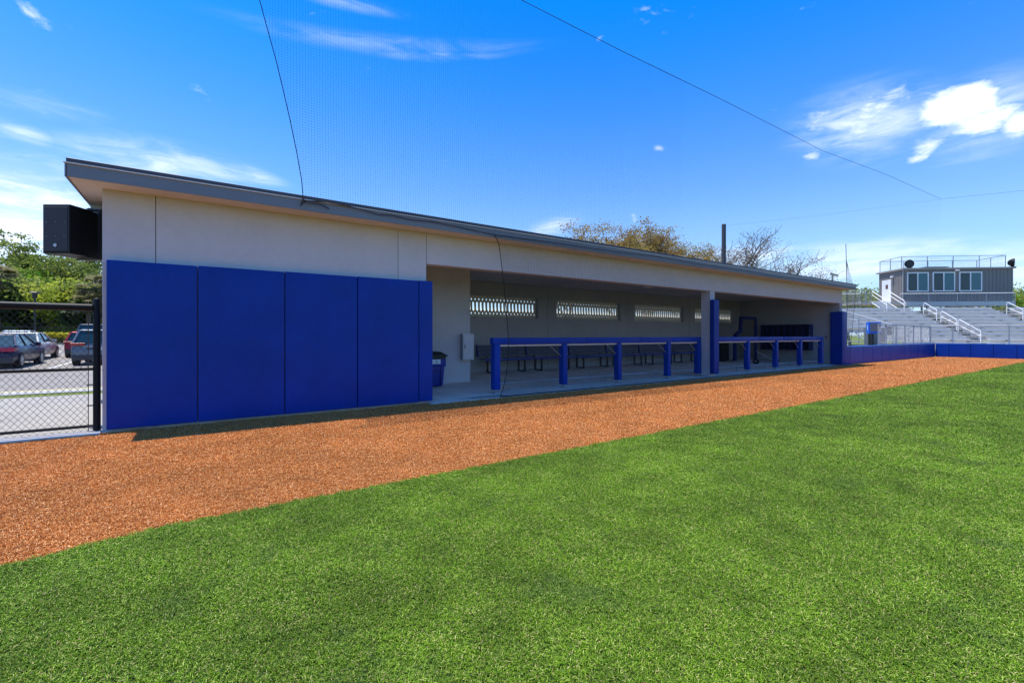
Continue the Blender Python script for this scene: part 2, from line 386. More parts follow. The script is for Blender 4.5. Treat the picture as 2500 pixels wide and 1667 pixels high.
def mesh_fence(name, p0, p1, h0, h1, cu, cz, r, m, parent, world=True):
    """chain link diamonds between ground points p0 and p1, heights h0..h1"""
    p0 = Vector(p0); p1 = Vector(p1); L = (p1-p0).length; d = (p1-p0)/L; H = h1-h0; segs = []
    g = cz/cu
    for sgn in (1, -1):
        k = -H/g if sgn > 0 else 0
        end = L if sgn > 0 else L+H/g
        u = k
        while u < end:
            ua, za, ub, zb = u, 0., u+sgn*H/g, H
            if sgn > 0:
                if ua < 0: za = -ua*g; ua = 0
                if ub > L: zb = H-(ub-L)*g; ub = L
            else:
                if ua > L: za = (ua-L)*g; ua = L
                if ub < 0: zb = H+ub*g; ub = 0
            if zb-za > .01:
                A = p0+d*ua; B = p0+d*ub; off = .0015*sgn
                nrm = Vector((-d.y, d.x, 0))*off
                segs.append(((A.x+nrm.x, A.y+nrm.y, h0+za), (B.x+nrm.x, B.y+nrm.y, h0+zb)))
            u += cu
    V, Q = wires(segs, r); return npmesh(name, V, Q, m, parent, world=world, kind='stuff')
def leaves(C0, size, jitter=0., flat=.0, rs=None, asp=1.0, rnd=None):
    n = len(C0); rs = rs or RNG
    a = rs.normal(size=(n, 3)); a[:, 2] *= (1-flat); a /= np.linalg.norm(a, axis=1)[:, None]
    b = rs.normal(size=(n, 3)); b -= a*(a*b).sum(1)[:, None]; b /= np.linalg.norm(b, axis=1)[:, None]
    s = size*(.6+.8*rs.random(n))[:, None]
    V = np.stack([C0-a*s, C0+b*s*.55*asp, C0+a*s, C0-b*s*.55*asp], 1).reshape(-1, 3)
    Q = np.arange(n*4).reshape(-1, 4)
    if rnd is None: rnd = rs.random(n)
    return V, Q, np.repeat(rnd, 4)

# ------------------------------------------------------------------ setting: ground
def gz(y): return 0.0 if y < 14 else .0138*(y-14)
g = MB(); R = 900.
xs = [-R, -120, -60, -30, -10, 10, 30, 60, 120, R]; ys = [-R, -100, -20, 0, 14, 30, 50, 80, 120, R]
for i in range(len(xs)-1):
    for j in range(len(ys)-1):
        zz = lambda y: gz(min(y, 120))-.03
        g.quad((xs[i], ys[j], zz(ys[j])), (xs[i+1], ys[j], zz(ys[j])), (xs[i+1], ys[j+1], zz(ys[j+1])), (xs[i], ys[j+1], zz(ys[j+1])))
o = part('ground', g, lawnm, kind='structure')
def edge_y(x): return -4.62-(.21*max(0, .95-x) if x > -1 else .41+.10*(-1-x))
tf = MB(); ex = [-40, -10, -4, -1, -.5, 0, .3, .6, .95, 90]
for a, b in zip(ex[:-1], ex[1:]): tf.quad((a, -90, .003), (b, -90, .003), (b, edge_y(b), .003), (a, edge_y(a), .003))
o = part('turf_field', tf, turfm, kind='structure')
o = part('warning_track', MB().quad((-60, -14, -.001), (41, -14, -.001), (41, -.05, -.001), (-60, -.05, -.001)), dirtm, kind='structure')
part('warning_track_behind_home', MB().quad((35.5, -40, .004), (41, -40, .004), (41, -4.6, .004), (35.5, -4.6, .004)), dirtm, kind='structure')
# sidewalk, verge, kerb, road, car park
sw = MB()
for i in range(14):
    x1 = .0-i*1.52-.004; x0 = x1-1.512
    sw.box(x0, x1, .10, 5.9, -.1, .008)
part('sidewalk', sw, conc_w, kind='structure', bevel=.006, seg=1)
part('sidewalk_behind', MB().box(0, 60, 5.02, 5.9, -.1, .004), conc_w, kind='structure')
part('verge', MB().box(-60, 60, 5.9, 6.62, -.1, -.006), lawnm, kind='structure')
part('kerb', MB().box(-60, 60, 6.62, 7.40, -.3, .02), mat('kerb_concrete', (.36, .345, .31), .85, var=.08, vscale=1.5), kind='structure', bevel=.02)
part('kerb_yellow_edge', MB().box(-60, 60, 7.402, 7.60, -.3, .012), yellow, kind='structure')
part('road', MB().quad((-70, 7.602, -.012), (60, 7.602, -.012), (60, 15.6, .01), (-70, 15.6, .01)), road, kind='structure')
cp = MB()
for a, b in ((15.63, 28), (28, 40), (40, 51.3)):
    cp.quad((-70, a, gz(a)), (60, a, gz(a)), (60, b, gz(b)), (-70, b, gz(b)))
part('car_park', cp, road, kind='structure')
lm = MB()
for k in range(-8, 6):
    x = -3.9+k*2.75
    for (a, b) in ((17.4, 22.6), (23.0, 28.2), (33.5, 38.5), (39, 44)):
        lm.quad((x-.05, a, gz(a)+.006), (x+.05, a, gz(a)+.006), (x+.05, b, gz(b)+.006), (x-.05, b, gz(b)+.006))
part('parking_lines', lm, whiteline, kind='structure')
part('far_kerb', MB().box(-70, 60, 51.3, 51.6, .3, gz(51.3)+.14), conc_w, kind='structure')

pad_ = MB()
for a, b, c_, d_ in ((30.5, 1.2, 80, 60),): pad_.box(a, c_, b, d_, -.3, .012)
part('bleacher_pad', pad_, mat('pad_concrete', (.22, .21, .19), .9, var=.12, vscale=.5), kind='structure')
# dugout slab (falls towards the field)
def fz(y): return .014+.028*max(0, y)
sl = MB()
def slabstrip(x0, x1, y0, y1):
    sl.hexa([(x0, y0, -.2), (x1, y0, -.2), (x1, y1, -.2), (x0, y1, -.2), (x0, y0, fz(y0)), (x1, y0, fz(y0)), (x1, y1, fz(y1)), (x0, y1, fz(y1))])
slabstrip(5.02, 26.3, 0, 5.0)
sl.hexa([(5.02, -.08, -.2), (5.10, -.27, -.2), (5.10, 0, -.2), (5.02, 0, -.2), (5.02, -.08, .014), (5.10, -.27, .014), (5.10, 0, .014), (5.02, 0, .014)])
slabstrip(5.10, 26.3, -.27, 0)
sl.hexa([(26.3, -.27, -.2), (27.2, -.12, -.2), (27.2, 0, -.2), (26.3, 0, -.2), (26.3, -.27, .014), (27.2, -.12, .014), (27.2, 0, .014), (26.3, 0, .014)])
part('dugout_floor', sl, slabm, kind='structure')
part('concrete_mow_strip', MB().box(-30, -.0, -.20, .095, -.2, .03).box(0, 5.018, -.05, 0, -.2, .02), slabm, kind='structure', bevel=.008, seg=1)

# ------------------------------------------------------------------ dugout building
D = thing('dugout_building', 'long low grey stucco dugout with a flat roof and breeze block openings', 'dugout')
ZT = 3.555
xs = [0, .62, 4.478, 5.092]
for a, b in zip(xs[:-1], xs[1:]):
    part('wall_panel', MB().box(a+.005, b-.004, 0, .2, -.1, ZT), stucco, D, bevel=.004, seg=1)
part('joint_backing', MB().box(.02, 5.08, .012, .19, -.1, ZT-.01), joint, D)
hx = [5.092, 26.24]
part('header_beam', MB().box(5.098, 26.24, 0, .27, 2.91, ZT), stucco, D, bevel=.005, seg=1)
part('column', MB().box(15.40, 15.68, .002, .34, 0, 2.908), stucco, D, bevel=.006, seg=1)
part('side_wall', MB().box(0.004, .2, .202, 4.998, -.1, ZT), stucco, D)
part('inner_wall', MB().box(4.9, 5.096, .275, 2.6, 0, 3.28).box(5.1, 7.60, 2.6, 2.8, 0, 3.28).box(7.40, 7.60, 2.802, 4.8, 0, 3.28).box(4.9, 5.09, .202, .272, 0, 2.9), stucco, D, bevel=.004, seg=1)
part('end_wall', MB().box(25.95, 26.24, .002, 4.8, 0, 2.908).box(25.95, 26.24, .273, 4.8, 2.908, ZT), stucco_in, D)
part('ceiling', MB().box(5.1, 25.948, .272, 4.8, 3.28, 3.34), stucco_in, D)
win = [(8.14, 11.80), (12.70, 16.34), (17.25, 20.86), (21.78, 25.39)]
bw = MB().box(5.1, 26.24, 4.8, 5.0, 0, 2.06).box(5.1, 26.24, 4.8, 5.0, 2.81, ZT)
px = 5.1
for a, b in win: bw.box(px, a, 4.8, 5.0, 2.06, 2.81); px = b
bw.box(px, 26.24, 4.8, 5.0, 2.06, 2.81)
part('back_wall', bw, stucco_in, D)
for xj in (12.24, 16.79, 21.31): part('back_wall_joint', MB().box(xj, xj+.01, 4.797, 4.8, .14, 3.28), joint, D)
def screen_panel(x0, x1):
    cu = bpy.data.curves.new('breeze', 'CURVE'); cu.dimensions = '2D'; cu.fill_mode = 'BOTH'; cu.extrude = .026
    def poly(P):
        sp = cu.splines.new('POLY'); sp.points.add(len(P)-1)
        for i, p in enumerate(P): sp.points[i].co = (p[0], p[1], 0, 1)
        sp.use_cyclic_u = True
    z0, z1 = 2.06, 2.81; zc = (z0+z1)/2; poly([(x0, z0), (x1, z0), (x1, z1), (x0, z1)])
    n = round((x1-x0)/.1524); p = (x1-x0)/n
    for i in range(n):
        xd = x0+p*(i+.5)
        for sg in (1, -1):
            zz = zc+sg*.243
            poly([(xd-.036, zz), (xd, zz-.056), (xd+.036, zz), (xd, zz+.056)])
        if i:
            xh = x0+p*i
            poly([(xh-.043, zc-.115), (xh, zc-.178), (xh+.043, zc-.115), (xh+.043, zc+.115), (xh, zc+.178), (xh-.043, zc+.115)])
            for sg in (1, -1):
                zz = zc+sg*.333; poly([(xh-.018, zz), (xh, zz-.02), (xh+.018, zz), (xh, zz+.02)])
    ob = bpy.data.objects.new('tmp', cu); COL.objects.link(ob)
    dg = bpy.context.evaluated_depsgraph_get(); me = bpy.data.meshes.new_from_object(ob.evaluated_get(dg)); bpy.data.objects.remove(ob)
    me.transform(Matrix.Translation((0, 4.985, 0)) @ Matrix.Rotation(PI/2, 4, 'X')); me.materials.clear(); me.materials.append(creamb)
    me.name = 'breeze_block_screen'; return linkob('breeze_block_screen', me, D)
for a, b in win: screen_panel(a+.002, b-.002)
# roof
RF = part('roof', MB().box(-.29, 26.51, -.44, 5.03, ZT, 3.72), soffitm, D)
part('fascia', MB().box(-.30, 26.525, -.455, -.44, ZT-.008, 3.725).box(-.315, -.29, -.455, 5.035, ZT-.008, 3.725).box(26.51, 26.525, -.44, 5.035, ZT-.008, 3.725), fasciam, RF, bevel=.002, seg=1)
part('drip_edge', MB().box(-.325, 26.535, -.475, -.43, 3.726, 3.738), flash, RF)
part('roof_cap', MB().box(-.30, 26.52, -.46, 5.04, 3.739, 3.80), capm, RF, bevel=.004, seg=1)
part('soffit_drop', MB().box(-.285, -.002, 1.12, 1.32, 2.75, ZT-.002), soffitm, D)
o = thing('ceiling_light', 'round white ceiling light just behind the header beam', 'light', (15.2, 2.4, 3.28))
lt = MB()
for k in range(5):
    a = k/5*PI/2; 
    pass
part('lens', MB().tube([(15.2, 2.4, 3.278), (15.2, 2.4, 3.255), (15.2, 2.4, 3.225), (15.2, 2.4, 3.205)], [.21, .205, .15, .04], 20), offw, o, smooth=True)
part('rim', MB().tube([(15.2, 2.4, 3.279), (15.2, 2.4, 3.262)], .225, 20), galv, o, smooth=True)

# wall pads
px = [.055, 1.151, 2.399, 3.645, 4.885]
names = ['blue vinyl wall pad at the far left by the chain link gate post', 'second blue wall pad from the chain link gate post', 'third blue wall pad from the gate post, under the long blank wall', 'fourth blue wall pad from the gate post, beside the narrow end pad']
for i in range(4):
    a, b = px[i]+.006, px[i+1]-.006
    o = pillow('wall_pad', a, b, -.10, -.012, .045, 2.515+i*.006, blue, puff=.010)
    tag(o, names[i], 'wall pad', 'blue pads on the dugout wall')
o = pillow('wall_pad', 4.889, 5.188, -.105, -.012, .055, 2.54, blue, puff=.004)
tag(o, 'narrow blue wall pad overhanging the dugout corner above the recycling bin', 'wall pad', 'blue pads on the dugout wall')
o = pillow('column_pad', 15.36, 15.66, -.17, -.008, .12, 2.61, blue, puff=.003, bevel=.02)
tag(o, 'tall blue pad strapped to the middle column between two padded rails', 'column pad')
o = thing('end_pad', 'tall thick blue pad wrapping the right end wall of the dugout', 'wall pad', (26.1, 0, 0))
pillow('pad_face', 25.93, 26.37, -.16, -.004, .05, 2.52, blue, o, puff=.004, bevel=.03)
pillow('pad_side', 25.82, 25.945, -.155, .34, .05, 2.52, blue, o, axis='x', puff=.004, bevel=.03)
part('strap', MB().box(25.815, 26.375, -.1665, -.163, 2.25, 2.28), blueframe, o)

# ------------------------------------------------------------------ padded rails of the dugout
def dug_rail(x0, x1, posts, joints, label):
    T = thing('padded_railing', label, 'railing', (x0, .4, 0), group='padded rails along the dugout front')
    js = [x0]+joints+[x1]
    for a, b in zip(js[:-1], js[1:]): part('rail_pad', MB().box(a+.003, b-.003, .30, .46, 1.195, 1.355), bluerail, T, bevel=.015)
    part('rail_tube', MB().tube([(x0+.05, .38, 1.165), (x1-.05, .38, 1.165)], .024, 10), whitep, T, smooth=True)
    for k, p in enumerate(posts):
        w = .15 if 0 < k < len(posts)-1 else .17
        part('post_pad', MB().box(p-w/2, p+w/2, .295, .475, .09+.02, 1.193), bluerail, T, bevel=.014)
        part('foot_plate', MB().tube([(p, .385, fz(.4)), (p, .385, .115)], .03, 10).box(p-.07, p+.07, .31, .46, fz(.4)-.01, fz(.4)+.012).tube([(p-.05, .33, .03), (p-.05, .33, .05)], .01, 6).tube([(p+.05, .33, .03), (p+.05, .33, .05)], .01, 6), galv, T)
        if k: part('brace', MB().tube([(p-.48, .39, 1.16), (p-.07, .39, .86)], .011, 6), silver, T)
    return T
dug_rail(6.93, 15.36, [7.055, 9.20, 11.31, 13.62, 15.275], [9.95, 12.2, 13.75], 'long blue padded railing with five posts left of the middle column')
dug_rail(15.78, 24.98, [15.87, 18.47, 20.66, 22.79, 24.89], [19.2, 21.15, 22.95], 'blue padded railing right of the middle column, in front of the cubbies')
def foot_rail(pts, posts, label):
    T = thing('foot_rail', label, 'foot rail', (pts[0][0], .75, 0), group='low foot rails inside the dugout')
    part('pipe', MB().tube([(x, y, fz(y)+z) for x, y, z in pts], .019, 10), silver, T, smooth=True)
    for p in posts:
        part('support', MB().tube([(p, .75, fz(.75)-.01), (p, .75, fz(.75)+.16)], .015, 8).tube([(p, .75, fz(.75)+.15), (p+.02, .44, fz(.44)+.17)], .013, 8).box(p-.05, p+.05, .71, .79, fz(.75)+.125, fz(.75)+.155), galv, T)
foot_rail([(7.1, .5, .17), (7.25, .70, .17), (7.35, .75, .17), (14.95, .75, .17), (15.02, .72, .17), (15.22, .47, .17)], [9.15, 11.2, 13.35], 'low galvanised foot rail behind the left padded railing')
foot_rail([(15.85, .5, .17), (16.0, .72, .17), (16.1, .75, .17), (24.55, .75, .17), (24.62, .72, .17), (24.84, .47, .17)], [18.4, 20.6, 22.7], 'low galvanised foot rail behind the right padded railing')

# ------------------------------------------------------------------ benches
def make_bench():
    T = thing('bench', '', 'bench', (0, 0, 0), group='benches along the back wall of the dugout')
    L = 1.01
    for k in range(2):
        part('seat_board', MB().box(-L, L, .0+k*.215, .205+k*.215, .475, .505), darkboard, T, False, bevel=.006)
    for k in range(3):
        z = .56+k*.13; y = .46+k*.035
        part('back_board', MB().hexa([(-L+.02, y, z), (L-.02, y, z), (L-.02, y+.025, z), (-L+.02, y+.025, z), (-L+.02, y+.032, z+.122), (L-.02, y+.032, z+.122), (L-.02, y+.057, z+.122), (-L+.02, y+.057, z+.122)]), darkboard, T, False)
    part('front_trim', MB().box(-L, L, -.022, -.001, .425, .508), blueframe, T, False, bevel=.004)
    for s in (-1, 1):
        x = s*.66
        part('leg', MB().box(x-.03, x+.03, .02, .07, 0, .47).box(x-.03, x+.03, .40, .45, 0, .47).box(x-.03, x+.03, .071, .399, 0, .04).box(x-.028, x+.028, .0, .45, .44, .474), blackm, T, False)
        part('back_bracket', MB().hexa([(x-.015, .43, .44), (x+.015, .43, .44), (x+.015, .47, .44), (x-.015, .47, .44), (x-.015, .565, .95), (x+.015, .565, .95), (x+.015, .60, .95), (x-.015, .60, .95)]), blackm, T, False)
        part('bolt', MB().tube([(s*.35, -.03, .47), (s*.35, -.02, .47)], .012, 8), silver, T, False)
    part('end_trim', MB().hexa([(-L-.0, .44, .51), (-L+.03, .44, .51), (-L+.03, .50, .51), (-L-.0, .50, .51), (-L-.0, .545, .955), (-L+.03, .545, .955), (-L+.03, .60, .955), (-L-.0, .60, .955)]), blueframe, T, False)
    return T
def dup(root, loc, rz=0):
    r = root.copy(); COL.objects.link(r); r.location = loc; r.rotation_euler = (0, 0, rz)
    for ch in list(root.children):
        c = ch.copy(); COL.objects.link(c); c.parent = r
        for gch in ch.children:
            d = gch.copy(); COL.objects.link(d); d.parent = c
    return r
bp = make_bench(); YB = 4.10
bl = ['dark slatted bench beside the white cabinet, first from the left', 'second bench from the white cabinet, under the first breeze block screen', 'third bench from the left, behind the second railing post', 'fourth bench from the left, middle of the back wall', 'fifth bench from the left, under the third breeze block screen', 'sixth bench from the left, half behind the middle column', 'bench at the far right end beside the pitching screen']
for k in range(7):
    x = 10.02+2.075*k
    b = bp if k == 0 else dup(bp, (0, 0, 0))
    b.location = (x, YB, fz(YB+.2)-.004); b['label'] = bl[k]

cubm = mat('cubby_blue', (.003, .012, .085), .5)
scrm = mat('screen_pad_blue', (.002, .018, .13), .5, spec=.2)
# ------------------------------------------------------------------ bin, cabinet, cubbies, screen, small boxes
B = thing('recycling_bin', 'blue recycling bin with a black lid half hidden behind the wall pads', 'bin', (6.16, 2.2, fz(2.2)))
def taper(x0, x1, y0, y1, z0, z1, tx, ty): return [(x0+tx, y0+ty, z0), (x1-tx, y0+ty, z0), (x1-tx, y1-ty, z0), (x0+tx, y1-ty, z0), (x0, y0, z1), (x1, y0, z1), (x1, y1, z1), (x0, y1, z1)]
binb = mat('bin_blue', (.004, .03, .26), .45); binl = mat('bin_lid_black', (.012, .02, .02), .45)
part('body', MB().hexa(taper(5.86, 6.48, 1.93, 2.5, fz(2)+.03, .74, .05, .04)), binb, B, bevel=.02)
part('rim_band', MB().box(5.845, 6.495, 1.915, 2.515, .60, .845), binb, B, bevel=.015)
part('handle_recess', MB().box(6.02, 6.34, 1.915, 1.96, .50, .515).box(6.35, 6.37, 1.925, 1.99, .10, .59).box(5.97, 5.99, 1.925, 1.99, .1, .59), mat('bin_rib', (.004, .02, .16), .5), B)
part('lid', MB().box(5.82, 6.53, 1.885, 2.54, .86, .905).hexa([(5.84, 1.9, .905), (6.51, 1.9, .905), (6.51, 2.52, .905), (5.84, 2.52, .905), (5.95, 2.0, .985), (6.38, 2.0, .985), (6.38, 2.42, .985), (5.95, 2.42, .985)]).box(5.855, 6.49, 1.91, 2.52, .80, .86), binl, B, bevel=.008)
part('axle', MB().disc((5.9, 2.45, .15), (1, 0, 0), .11, .05), rubber, B, smooth=True)
st = part('sticker', MB().box(6.10, 6.335, 1.9105, 1.913, .675, .79), mat('sticker_white', (.72, .80, .80), .5), B)
ar = MB(); cx, cz = 6.22, .738
for k in range(3):
    a0 = math.radians(90+120*k)
    def P(r, a): return (cx+r*math.cos(a), 1.9095, cz+r*math.sin(a))
    for q in range(4):
        b0 = a0+math.radians(q*20-30); b1 = b0+math.radians(20)
        ar.quad(P(.020, b0), P(.036, b0), P(.036, b1), P(.020, b1))
    b1 = a0+math.radians(50); ar.quad(P(.014, b1), P(.042, b1), P(.029, b1+.5), P(.026, b1+.5))
part('recycling_symbol', ar, green, st)
part('caption', MB().box(6.16, 6.28, 1.9085, 1.9095, .684, .689), green, st)

K = thing('wall_cabinet', 'white metal wall cabinet with a narrow door on the recess wall', 'cabinet', (7.45, 2.6, .72))
part('case', MB().box(7.27, 7.61, 2.42, 2.598, .73, 1.455), mat('cabinet_side', (.34, .36, .38), .45, metal=.2), K, bevel=.004, seg=1)
part('frame', MB().box(7.268, 7.612, 2.408, 2.42, .728, .758).box(7.268, 7.612, 2.408, 2.42, 1.427, 1.457).box(7.268, 7.300, 2.408, 2.42, .758, 1.427).box(7.58, 7.612, 2.408, 2.42, .758, 1.427), offw, K)
dr = part('door', MB().box(7.306, 7.574, 2.406, 2.418, .764, 1.421), offw, K, bevel=.003, seg=1)
part('handle', MB().box(7.316, 7.332, 2.395, 2.4055, 1.04, 1.15), blackm, dr)

Q = thing('cubby_shelf', 'dark blue wall cubbies mounted on the right end wall of the dugout', 'cubbies', (25.75, 2.3, .7))
y0, y1, z0, z1 = 1.12, 3.44, .68, 1.95
part('back_panel', MB().box(25.92, 25.948, y0, y1, z0, z1), cubm, Q)
for yy in (y0, y1-.02): part('side_panel', MB().box(25.52, 25.918, yy, yy+.02, z0, z1), cubm, Q)
for zz in (z0, z1-.02): part('deck', MB().box(25.52, 25.918, y0+.021, y1-.021, zz, zz+.02), cubm, Q)
part('shelf', MB().box(25.54, 25.918, y0+.021, y1-.021, z0+.62, z0+.64), cubm, Q)
for k in range(1, 8):
    yy = y0+(y1-y0)*k/8
    for a, b in ((z0+.021, z0+.619), (z0+.641, z1-.021)): part('divider', MB().box(25.54, 25.918, yy-.009, yy+.009, a, b), cubm, Q)
part('tag_label', MB().box(25.53, 25.57, y0-.004, y0-.001, 1.33, 1.40), offw, Q)
o = thing('outlet_box', 'small grey outlet box on the end wall near the padded rail end', 'outlet', (25.94, .55, 1.3))
part('cover', MB().box(25.925, 25.949, .50, .62, 1.27, 1.40), galv, o, bevel=.004, seg=1); part('socket', MB().box(25.921, 25.925, .53, .59, 1.29, 1.38), joint, o)

Ls = thing('pitching_screen', 'blue padded pitching screen with black netting on a wheeled base', 'pitching screen', (23.6, 3.2, fz(3.2)))
f0 = fz(3.2); yl = 3.2
out = [(22.62, f0+.08), (22.62, 1.38), (23.12, 1.62), (23.12+.06, 2.28), (24.52, 2.28), (24.52, f0+.08)]
for (xa, za), (xb, zb) in zip(out[:-1], out[1:]):
    d = Vector((xb-xa, 0, zb-za)).normalized(); nn_ = Vector((-d.z, 0, d.x))*.07
    A = Vector((xa, yl, za)); Bq = Vector((xb, yl, zb)); yv = Vector((0, .06, 0))
    part('frame_pad', MB().hexa([A-nn_-yv, A+nn_-yv, A+nn_+yv, A-nn_+yv, Bq-nn_-yv, Bq+nn_-yv, Bq+nn_+yv, Bq-nn_+yv]), scrm, Ls)
segs = []
for k in range(46):
    x = 22.66+k*.041
    if x < 24.5: segs.append(((x, yl, f0+.1), (x, yl, 2.24 if x > 23.2 else 1.42)))
for k in range(48):
    z = f0+.12+k*.044
    if z < 2.24: segs.append(((22.66 if z < 1.42 else 23.2, yl, z), (24.48, yl, z)))
V, Qd = wires(segs, .008); npmesh('netting', V, Qd, mat('net_tan', (.10, .09, .06), .8), Ls, kind='stuff')
part('cross_tube', MB().tube([(22.5, yl, f0+.06), (24.6, yl, f0+.06)], .022, 8), galv, Ls)
for x in (22.62, 24.52):
    part('base_tube', MB().tube([(x, yl-1.0, f0+.05), (x, yl+.5, f0+.06)], .02, 8), galv, Ls)
part('stay', MB().tube([(24.52, yl-.05, .62), (24.52, yl-.85, f0+.08)], .014, 8), whitep, Ls)
for x in (22.62, 24.56):
    wv = part('wheel', MB().disc((x, yl-1.02, f0+.09), (1, 0, 0), .13, .06), rubber, Ls, smooth=True)
    part('hub', MB().disc((x, yl-1.02, f0+.09), (1, 0, 0), .045, .07, 12), galv, wv)
o = thing('equipment_crate', 'black equipment crate on the dugout floor beside the pitching screen', 'crate', (22.9, 3.9, fz(3.9)))
part('body', MB().box(22.35, 22.9, 3.65, 4.05, fz(3.8), .98), blackm, o, bevel=.03)
part('lid', MB().box(22.33, 22.92, 3.63, 4.07, .985, 1.04), blackg, o, bevel=.02)

# ------------------------------------------------------------------ loudspeaker on the left wall
pc = CAM+FW*6.9-RT*6.91; pc.z = 3.03
Sp = thing('loudspeaker', 'big black loudspeaker bracketed to the left side wall under the roof edge', 'loudspeaker', (pc.x, pc.y, 2.7), math.atan2(FW.y, FW.x)-PI/2)
w, hh, dp = .205, .372, .60
zb = .33
body = [(-w, 0), (w, 0), (w, .22), (w*.62, dp), (-w*.62, dp), (-w, .22)]
part('cabinet', MB().prism(body, zb-hh, zb+hh), blackg, Sp, False, bevel=.006, seg=1)
gr = part('grille', MB().box(-w+.022, w-.022, -.012, -.0015, zb-hh+.035, zb+hh-.035), charc, Sp, False, bevel=.004, seg=1)
dots = MB()
for x in (-.135, 0, .135):
    for z in (zb+.10, zb-.11): dots.disc((x, -.014, z), (0, 1, 0), .004, .004, 8)
part('screw', dots, silver, gr, False)
part('badge', MB().disc((0, -.017, zb-.25), (0, 1, 0), .026, .008, 20), silver, gr, False, smooth=True)
part('edge_perforation', MB().box(w-.016, w-.008, -.004, -.001, zb-hh+.02, zb+hh-.02), mat('blue_grey_edge', (.05, .06, .075), .4), Sp, False)
part('bracket', MB().box(-.03, .44, .36, .44, zb-hh-.04, zb-hh-.015).box(-.03, .44, .36, .44, zb+hh+.012, zb+hh+.03).box(.30, .33, .36, .44, zb-hh-.04, zb+hh+.03), blackm, Sp, False)
part('cable', MB().tube([(.0, .45, zb+hh+.02), (.10, .42, zb+hh+.05), (.22, .42, zb+hh+.03), (.29, .44, zb+hh-.06)], .012, 8).tube([(.05, .5, zb+hh+.02), (.15, .46, zb+hh+.045), (.27, .46, zb+hh), (.30, .48, zb+.1)], .010, 8), rubber, Sp, False, smooth=True)

# ------------------------------------------------------------------ chain link gate fence (left)
Fn = thing('chain_link_fence', 'black chain link fence with thick top rail left of the blue pads', 'fence', (-.06, .05, 0))
part('end_post', MB().tube([(-.06, .05, 0), (-.06, .05, 1.93), (-.06, .05, 1.955), (-.06, .05, 1.965)], [.044, .044, .035, .01], 16), blackg, Fn, smooth=True)
part('top_rail', MB().tube([(-6.0, .05, 1.835), (-.105, .05, 1.82)], .052, 14), blackg, Fn, smooth=True)
part('middle_rail', MB().tube([(-6.0, .07, .93), (-.10, .07, .93)], .022, 10), blackg, Fn, smooth=True)
part('bottom_rail', MB().tube([(-6.0, .07, .10), (-.10, .07, .10)], .022, 10), blackg, Fn, smooth=True)
part('tension_bar', MB().box(-.155, -.147, .035, .05, .03, 1.78), mat('rusty_bar', (.06, .035, .02), .6), Fn)
for z in (.10, .40, .70, .93, 1.0, 1.22, 1.45, 1.70): part('tension_band', MB().box(-.165, -.10, .028, .06, z-.008, z+.008), blackm, Fn)
mesh_fence('chain_mesh', (-6, .045, 0), (-.15, .045, 0), .035, 1.79,   .074, .092, .0022, mat('black_wire', (.02, .02, .018), .45), Fn)
for x in (-3.1,): part('line_post', MB().tube([(x, .05, 0), (x, .05, 1.80)], .035, 12), blackg, Fn, smooth=True)
part('wall_bolt', MB().box(-.018, .002, .02, .09, .42, .47), galv, Fn)

# ------------------------------------------------------------------ nets
def interp(P, t):
    P = sorted(P); 
    if t <= P[0][0]: return P[0][1]+(t-P[0][0])*(P[1][1]-P[0][1])/(P[1][0]-P[0][0])
    for (a, va), (b, vb) in zip(P[:-1], P[1:]):
        if t <= b: return va+(vb-va)*(t-a)/(b-a)
    return P[-1][1]
YN = -.49
ropeL = [(3.69, 2.63), (4.07, 2.60), (4.5, 2.53), (5.02, 2.43), (5.53, 2.32), (5.97, 2.22), (6.42, 2.10), (6.84, 1.99), (7.6, 1.75), (9.15, 1.15)]
top = [(1.15, 9.15), (7.3, 9.06), (10.5, 8.98), (15.1, 9.05), (23.1, 9.28), (29.8, 9.6), (40.7, 10.2)]
bot = [(2.63, 3.70), (3.0, 3.74), (3.4, 3.72), (3.68, 3.69), (3.9, 3.655), (4.0, 3.665), (4.17, 3.68), (4.54, 3.65), (5.0, 3.675), (5.43, 3.66), (5.74, 3.64), (6.43, 3.60), (8, 3.62), (10.3, 3.63), (12, 3.66), (14, 3.63), (16.3, 3.64), (19, 3.61), (22, 3.65), (24.5, 3.60), (26.5, 3.60), (27.5, 3.3), (29, 2.6), (31, 2.06), (40.7, 2.05)]
NT = thing('safety_net', 'tall black safety net hung above the dugout roof from a sagging cable', 'net', (2.63, YN, 3.7))
c = .046; segs = []; kn = []
def yn(x, z): return YN+.10*math.sin(x*.35)*min(1, (z-3.6)/3)
x = 1.2
while x < 40.65:
    zl = interp(bot, x) if x >= 2.63 else None
    if zl is None:
        zz = [z for z in np.arange(3.7, 9.1, .02) if interp(ropeL, z) <= x]
        zl = zz[0] if zz else 9.1
    zt = interp(top, x)
    nseg = 4
    for k in range(nseg):
        a = zl+(zt-zl)*k/nseg; b = zl+(zt-zl)*(k+1)/nseg
        if b-a > .01: segs.append(((x, yn(x, a), a), (x, yn(x, b), b)))
    if x < 13:
        for z in np.arange(3.72, zt, c):
            if z > zl: kn.append((x, yn(x, z), z))
    x += c
for z in np.arange(3.62, 10.1, c):
    xl = interp(ropeL, z) if z > 3.7 else 4.0
    X = np.linspace(xl, 40.7, 24)
    for a, b in zip(X[:-1], X[1:]):
        if z < interp(top, (a+b)/2) and z > interp(bot, (a+b)/2): segs.append(((a, yn(a, z), z), (b, yn(b, z), z)))
sx_ = np.array([max(q[0][0], 1.) for q in segs]); V, Qd = wires(segs, (.00095*np.minimum(1, (9/sx_))**1.6)[:, None]); npmesh('net_mesh', V, Qd, netm, NT, kind='stuff')
kn = np.array(kn); r = .0042
